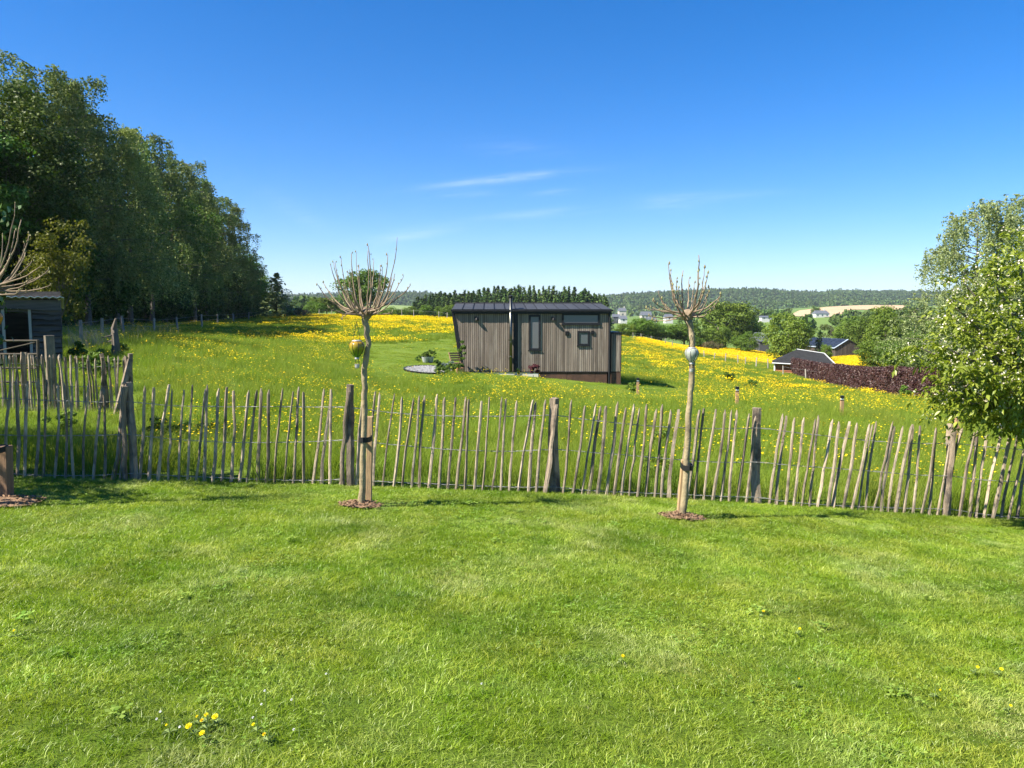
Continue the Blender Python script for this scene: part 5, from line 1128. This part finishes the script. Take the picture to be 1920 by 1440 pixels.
for i in range(kk): z0 = -.3 + (ez+.3)*i/kk; z1 = -.3+(ez+.3)*(i+1)/kk; MB().tube([(.0,0,(z0+z1)/2),(cw+.2,0,(z0+z1)/2)], (z1-z0)*.52, 8).build('log', M_redlog, cab)
MB().box(.05, cw+3.6, .05, 4.0, -.4, ez-.02).build('wall', M_redlog, cab); MB().box(-.14,.02,-.15,.02,-.3,ez).build('corner_trim', M_wtrim, cab)
rl = [cq(1452,682,-.5), cq(1497,687,-.5)]; rdg0, rdg1 = cq(1495,657,2.6), cq(1548,665,2.6); e1 = Vector((cw+5.2, -.5, ez-.35))
roofc = MB().add([Vector((-.35,-.5,ez)), Vector((cw+.1,-.5,ez-.1)), rdg1, rdg0, Vector((cw+4.4,-.3,ez-.25)), Vector((-.35,4.4,ez)), Vector((cw+4.4,4.4,ez-.25))], [(0,1,2,3),(1,4,2),(5,0,3),(4,6,2),(6,5,3,2),(0,5,6,4,1)]).build('roof', M_felt, cab)
MB().tube([Vector((-.35,-.52,ez-.03)), Vector((cw+.1,-.52,ez-.13))], .07, 5).build('eave_trim', M_wtrim, roofc); MB().tube([Vector(rdg0)+Vector((0,0,.03)), Vector(rdg1)+Vector((0,0,.03)), Vector((cw+4.4,-.32,ez-.22))], .05, 5).build('ridge_trim', M_wtrim, roofc)
# copper beech hedge
ha = on_ground(1497, 90); hbp = on_ground(1800, 43.0); hd = Vector((hbp.x-ha.x, hbp.y-ha.y, 0)); HL = hd.length; hd.normalize(); hn = Vector((hd.y, -hd.x, 0))
rng = np.random.default_rng(15); hedge = thing('copper_hedge', 'long clipped copper beech hedge with dark purple leaves', 'hedge', ha); n = 75000
q = rng.uniform(0, HL, n)*1.0; q = HL*(1-(1-rng.random(n))**1.0); face = rng.random(n); w = np.where(face < .62, .55, rng.uniform(-.55,.55,n)); hh = np.where(face < .62, rng.uniform(0,1,n), 1.0)
hgt = 1.85 + .12*(vnoise(q, q*0, 2.2, 5)-.5); off = (vnoise(q, hh*3, .8, 6)-.5)*.25 + rng.normal(size=n)*.05
x = ha.x + hd.x*q + hn.x*(w+off); y = ha.y + hd.y*q + hn.y*(w+off); z = gz(x, y) + hh*hgt + np.where(hh == 1.0, off, 0)
c = np.stack([x-ha.x, y-ha.y, z-ha.z], -1); nn = np.stack([np.where(face < .62, hn.x, 0), np.where(face < .62, hn.y, 0), np.where(face < .62, .3, 1)], -1) + rng.normal(size=(n,3))*.7
V, Q = leaf_quads(c, nn, .125, rng, .7); link('foliage', np_mesh('foliage', V, Q), L_copper, hedge)
m = MB(); ks = 30
for i in range(ks):                                  # dark twiggy core
    a, b = HL*i/ks, HL*(i+1)/ks
    for s, e in ((a, b),):
        p0, p1 = Vector((ha.x+hd.x*s, ha.y+hd.y*s, 0)), Vector((ha.x+hd.x*e, ha.y+hd.y*e, 0)); g0, g1 = gz1(p0.x,p0.y)-ha.z, gz1(p1.x,p1.y)-ha.z; A0, A1 = p0-ha, p1-ha
        m.hexa([(A0.x+hn.x*.4,A0.y+hn.y*.4,g0-.2),(A1.x+hn.x*.4,A1.y+hn.y*.4,g1-.2),(A1.x-hn.x*.4,A1.y-hn.y*.4,g1-.2),(A0.x-hn.x*.4,A0.y-hn.y*.4,g0-.2)], [(A0.x+hn.x*.4,A0.y+hn.y*.4,g0+1.7),(A1.x+hn.x*.4,A1.y+hn.y*.4,g1+1.7),(A1.x-hn.x*.4,A1.y-hn.y*.4,g1+1.7),(A0.x-hn.x*.4,A0.y-hn.y*.4,g0+1.7)])
tag(m.build('twigs', M_solid('hedge_core', (.02,.012,.012), rough=.95), hedge), None, None, None, 'stuff')
# barn with solar panels
BY = 165.0; bo = on_ground(1567, BY); barn = thing('solar_barn', 'dark timber barn with a solar panel roof beyond the hedge', 'barn', bo); M_barn = M_solid('dark_barn_board', (.060,.048,.042), (.090,.072,.062), 3, (4,4,.3), .85, objrand=.3); M_pv = M_solid('solar_cell', (.016,.022,.038), (.026,.034,.05), .5, rough=.3, spec=.6); M_alu = M_solid('aluminium_roof', (.30,.36,.44), rough=.4)
def bq(px, py, y=0.0): q = P(px, py, BY) - bo; return Vector((q.x, y, q.z))
g = [bq(1567,668), bq(1611,666), bq(1611,650), bq(1590,637), bq(1566,653)]; gl = [p + Vector((-4.6, 7.5, 0)) for p in g]
gl_r = [p+Vector((-3.9,9.0,.15)) for p in g]
MB().add([v - Vector((0,0,.6)) if i in (0,1) else v for i, v in enumerate(g)] + gl_r, [(0,1,2,3,4),(9,8,7,6,5),(0,4,9,5),(1,6,7,2),(3,2,7,8),(4,3,8,9)]).build('wall', M_barn, barn)
for i in range(16):
    t0, t1 = i/16+.006, (i+1)/16-.006; x0, x1 = g[0].x+(g[1].x-g[0].x)*t0, g[0].x+(g[1].x-g[0].x)*t1; ztop = lambda x: float(np.interp(x, [g[4].x,g[3].x,g[2].x], [g[4].z,g[3].z,g[2].z]))
    MB().hexa([(x0,-.06,-.5),(x1,-.06,-.5),(x1,-.01,-.5),(x0,-.01,-.5)], [(x0,-.06,ztop(x0)),(x1,-.06,ztop(x1)),(x1,-.01,ztop(x1)),(x0,-.01,ztop(x0))]).build('board', M_barn, barn)
a, b, c_, d_ = g[4]+Vector((-.3,-.3,.05)), g[3]+Vector((0,-.3,.12)), gl_r[3]+Vector((0,.2,.12)), gl_r[4]+Vector((-.3,.2,.05))
rb = MB().hexa([p-Vector((0,0,.10)) for p in (a,b,c_,d_)], [a,b,c_,d_]).build('roof', M_alu, barn); a2, c2 = g[2]+Vector((.3,-.3,.05)), gl_r[2]+Vector((.3,.2,.05)); MB().hexa([p-Vector((0,0,.10)) for p in (b+Vector((.02,0,0)),a2,c2,c_+Vector((.02,0,0)))], [b+Vector((.02,0,0)),a2,c2,c_+Vector((.02,0,0))]).build('roof', M_felt, barn)
nrm = (b-a).cross(d_-a).normalized(); nrm = nrm if nrm.z > 0 else -nrm
for i in range(7):
    for j in range(3):
        u0, u1, v0, v1 = .03+i*.137, .03+i*.137+.125, .05+j*.31, .05+j*.31+.285; pt = lambda u, v: a.lerp(b, v).lerp(d_.lerp(c_, v), u)+nrm*.06
        MB().hexa([pt(u0,v0),pt(u0,v1),pt(u1,v1),pt(u1,v0)], [pt(u0,v0)+nrm*.05,pt(u0,v1)+nrm*.05,pt(u1,v1)+nrm*.05,pt(u1,v0)+nrm*.05]).build('solar_panel', M_pv, rb)
# far houses
M_hw = M_solid('white_render', (.50,.49,.47), (.58,.57,.55), 1, rough=.9); M_hs = M_solid('stone_wall', (.40,.36,.30), (.52,.48,.42), 1, rough=.9); M_slate = M_solid('slate_roof', (.085,.095,.115), (.12,.13,.15), 1, rough=.6); M_far = M_solid('dark_house_wall', (.07,.075,.085), rough=.8)
def far_house(label, px0, px1, pyb, pye, pyr, Y, wall, side=0.0, hip=0.0, depth=8, wins=2, chim=False):
    b = P(px0, pyb, Y); base = Vector((b.x, Y, b.z)); t = thing('village_house', label, 'house', base); w = P(px1, pyb, Y).x - b.x; e = P(px0, pye, Y).z - b.z; rdg = P(px0, pyr, Y).z - b.z
    MB().box(0, w, 0, depth, -6, e).build('wall', wall, t); o_ = .3; ro = MB().add([(-o_,-o_,e-.02),(w+o_,-o_,e-.02),(w+o_,depth+o_,e-.02),(-o_,depth+o_,e-.02),(hip,depth/2,rdg),(w-hip,depth/2,rdg)], [(0,1,5,4),(2,3,4,5),(1,2,5),(3,0,4),(3,2,1,0)]).build('roof', M_slate, t)
    for i in range(wins): x = w*(i+.5)/wins; MB().box(x-.5, x+.5, -.06, .02, e*.42, e*.42+1.2).build('window', M_pane, t)
    if chim: MB().box(w*.75, w*.75+.7, depth/2-.3, depth/2+.3, rdg-.6, rdg+1.1).build('chimney', wall, ro)
far_house('tall grey stone house at the left of the distant village', 1161,1174,597,583,577,520,M_hs,wins=1,chim=True); far_house('dark low house before the tall village house', 1150,1163,606,594,589,470,M_far,wins=1); far_house('small white-gabled house below the tall village house', 1163,1176,605,598,592,460,M_hw,wins=1)
far_house('long stone farmhouse in the distant village', 1203,1222,600,591,584,500,M_hs,wins=3); far_house('slate roofed outbuilding before the stone farmhouse', 1213,1232,606,601,595,470,M_hw,wins=2); far_house('white gabled house left of the right pollard crown', 1248,1262,602,594,589,510,M_hw,wins=1); far_house('white house with dark roof below the brown field', 1529,1555,596,588,582,600,M_hw,hip=1.0,wins=3,chim=True)
far_house('low pale farm building behind the large oak', 1428,1456,600,595,592,520,M_hw,wins=3); far_house('slate roof glimpsed between the oak and the round tree', 1424,1442,655,640,624,185,M_far,wins=0)
tree_px('far_tree', 'grey round tree beside the white house below the brown field', 'tree', 'oak2', 1529, 620, 574, 10.4, 18, 10.4)
tree_px('bramble_bush', 'reddish brown brush heap at the edge of the yellow field', 'bush', 'bramble', 1338, 168, 638, 2.6, 34, 5.2); tree_px('bramble_bush', 'pale brown brush heap left of the reddish heap', 'bush', 'bramble', 1318, 170, 641, 2.6, 20, 5.2)

# ------------------------------------------------------------------ rough growth: nettles, dry stalks, docks
M_dry = M_leaf('dry_stalk', (.28,.23,.16), (.42,.36,.27), None, trans=.2); M_net = M_leaf('nettle_leaf', (.075,.14,.015), (.17,.25,.035), None, trans=.3)
def stalks(label, px, Y, n, R, h0, h1, lean, seed, mat=M_dry, w=.012):
    b = on_ground(px, Y); V, Q = blades(np.random.default_rng(seed), n, R, h0, h1, w, .5, segs=2, lean=lean); V[:,2] += 0; tag(link('dry_stalks', np_mesh('dry_stalks', V, Q), mat, None, b), label, None, None, 'stuff')
stalks('leaning dry grey stalks between the shed and the wood', 172, 27.5, 220, .85, .6, 1.2, (-.35,0), 1, w=.014); stalks('dry stalks along the wood fence', 205, 33, 120, 1.2, .3, .8, (.1,0), 2); stalks('dry pale stalks by the wood fence further along', 265, 44, 160, 2.2, .4, .9, (.1,0), 3, w=.02)
nm = [bush(720+k, .42, .36, 150, .065, M_net) for k in range(3)]
rr = random.Random(21)
for i, (px, Y, s, ds) in enumerate([(150,24,.9,'nettle clump right of the plank shed'),(175,22,.9,'nettle clump before the dry stalks'),(200,20.5,.8,'nettle clump near the back fence corner'),(160,20,1.0,'nettle clump behind the back fence pickets'),(225,24,.9,'weed clump at the meadow corner'),(330,11.4,.55,'dark dock leaves behind the front fence left of the bright post'),(290,11.2,.6,'dark dock leaves right behind the corner post'),(375,11.8,.45,'dark dock plant under the front fence pickets'),
      (1235,9.9,.55,'dark dock plant behind the fence left of the right pollard'),(1240,12.5,.55,'weed clump deeper behind the fence near the right pollard'),(1372,52,1.3,'dark dock patch in the meadow left of the cabin'),(1410,45,1.2,'dark weed patch in the meadow before the cabin'),(1700,48,1.3,'light green sapling at the foot of the copper hedge'),(1610,66,1.2,'bright weed at the foot of the copper hedge'),(110,12.4,.6,'weeds between the two paling fences'),(1186,30,.7,'dark grass tuft before the corten skirt')]):
    b = on_ground(px, Y); t = thing('weed_clump', ds, 'weeds', b, 'weeds in the meadow', rr.uniform(0,6)); o = link('foliage', nm[i % 3], None, t); o.scale = (s, s, s*.9)
    MB().tube([(0,0,-.05),(0,0,.2*s)], .012, 4).build('stem', M_stem, t)
sp0 = on_ground(211, 23.5); t = thing('dead_stump', 'dark broken snag behind the back fence corner', 'stump', sp0); MB().tube([(0,0,-.2),(.05,0,.5),(.0,.05,.95),(.1,0,1.25)], [.14,.11,.09,.03], 7, True, [1,.8,1.15,.9,1.1,.85,1]).build('trunk', M_bark, t)
for k in range(5): a = k*1.3; MB().tube([(0,0,.3+k*.15),(.35*math.cos(a),.3*math.sin(a),.25+k*.14)], [.03,.01], 5).build('branch', M_bark, t)
bpy.context.view_layer.update()
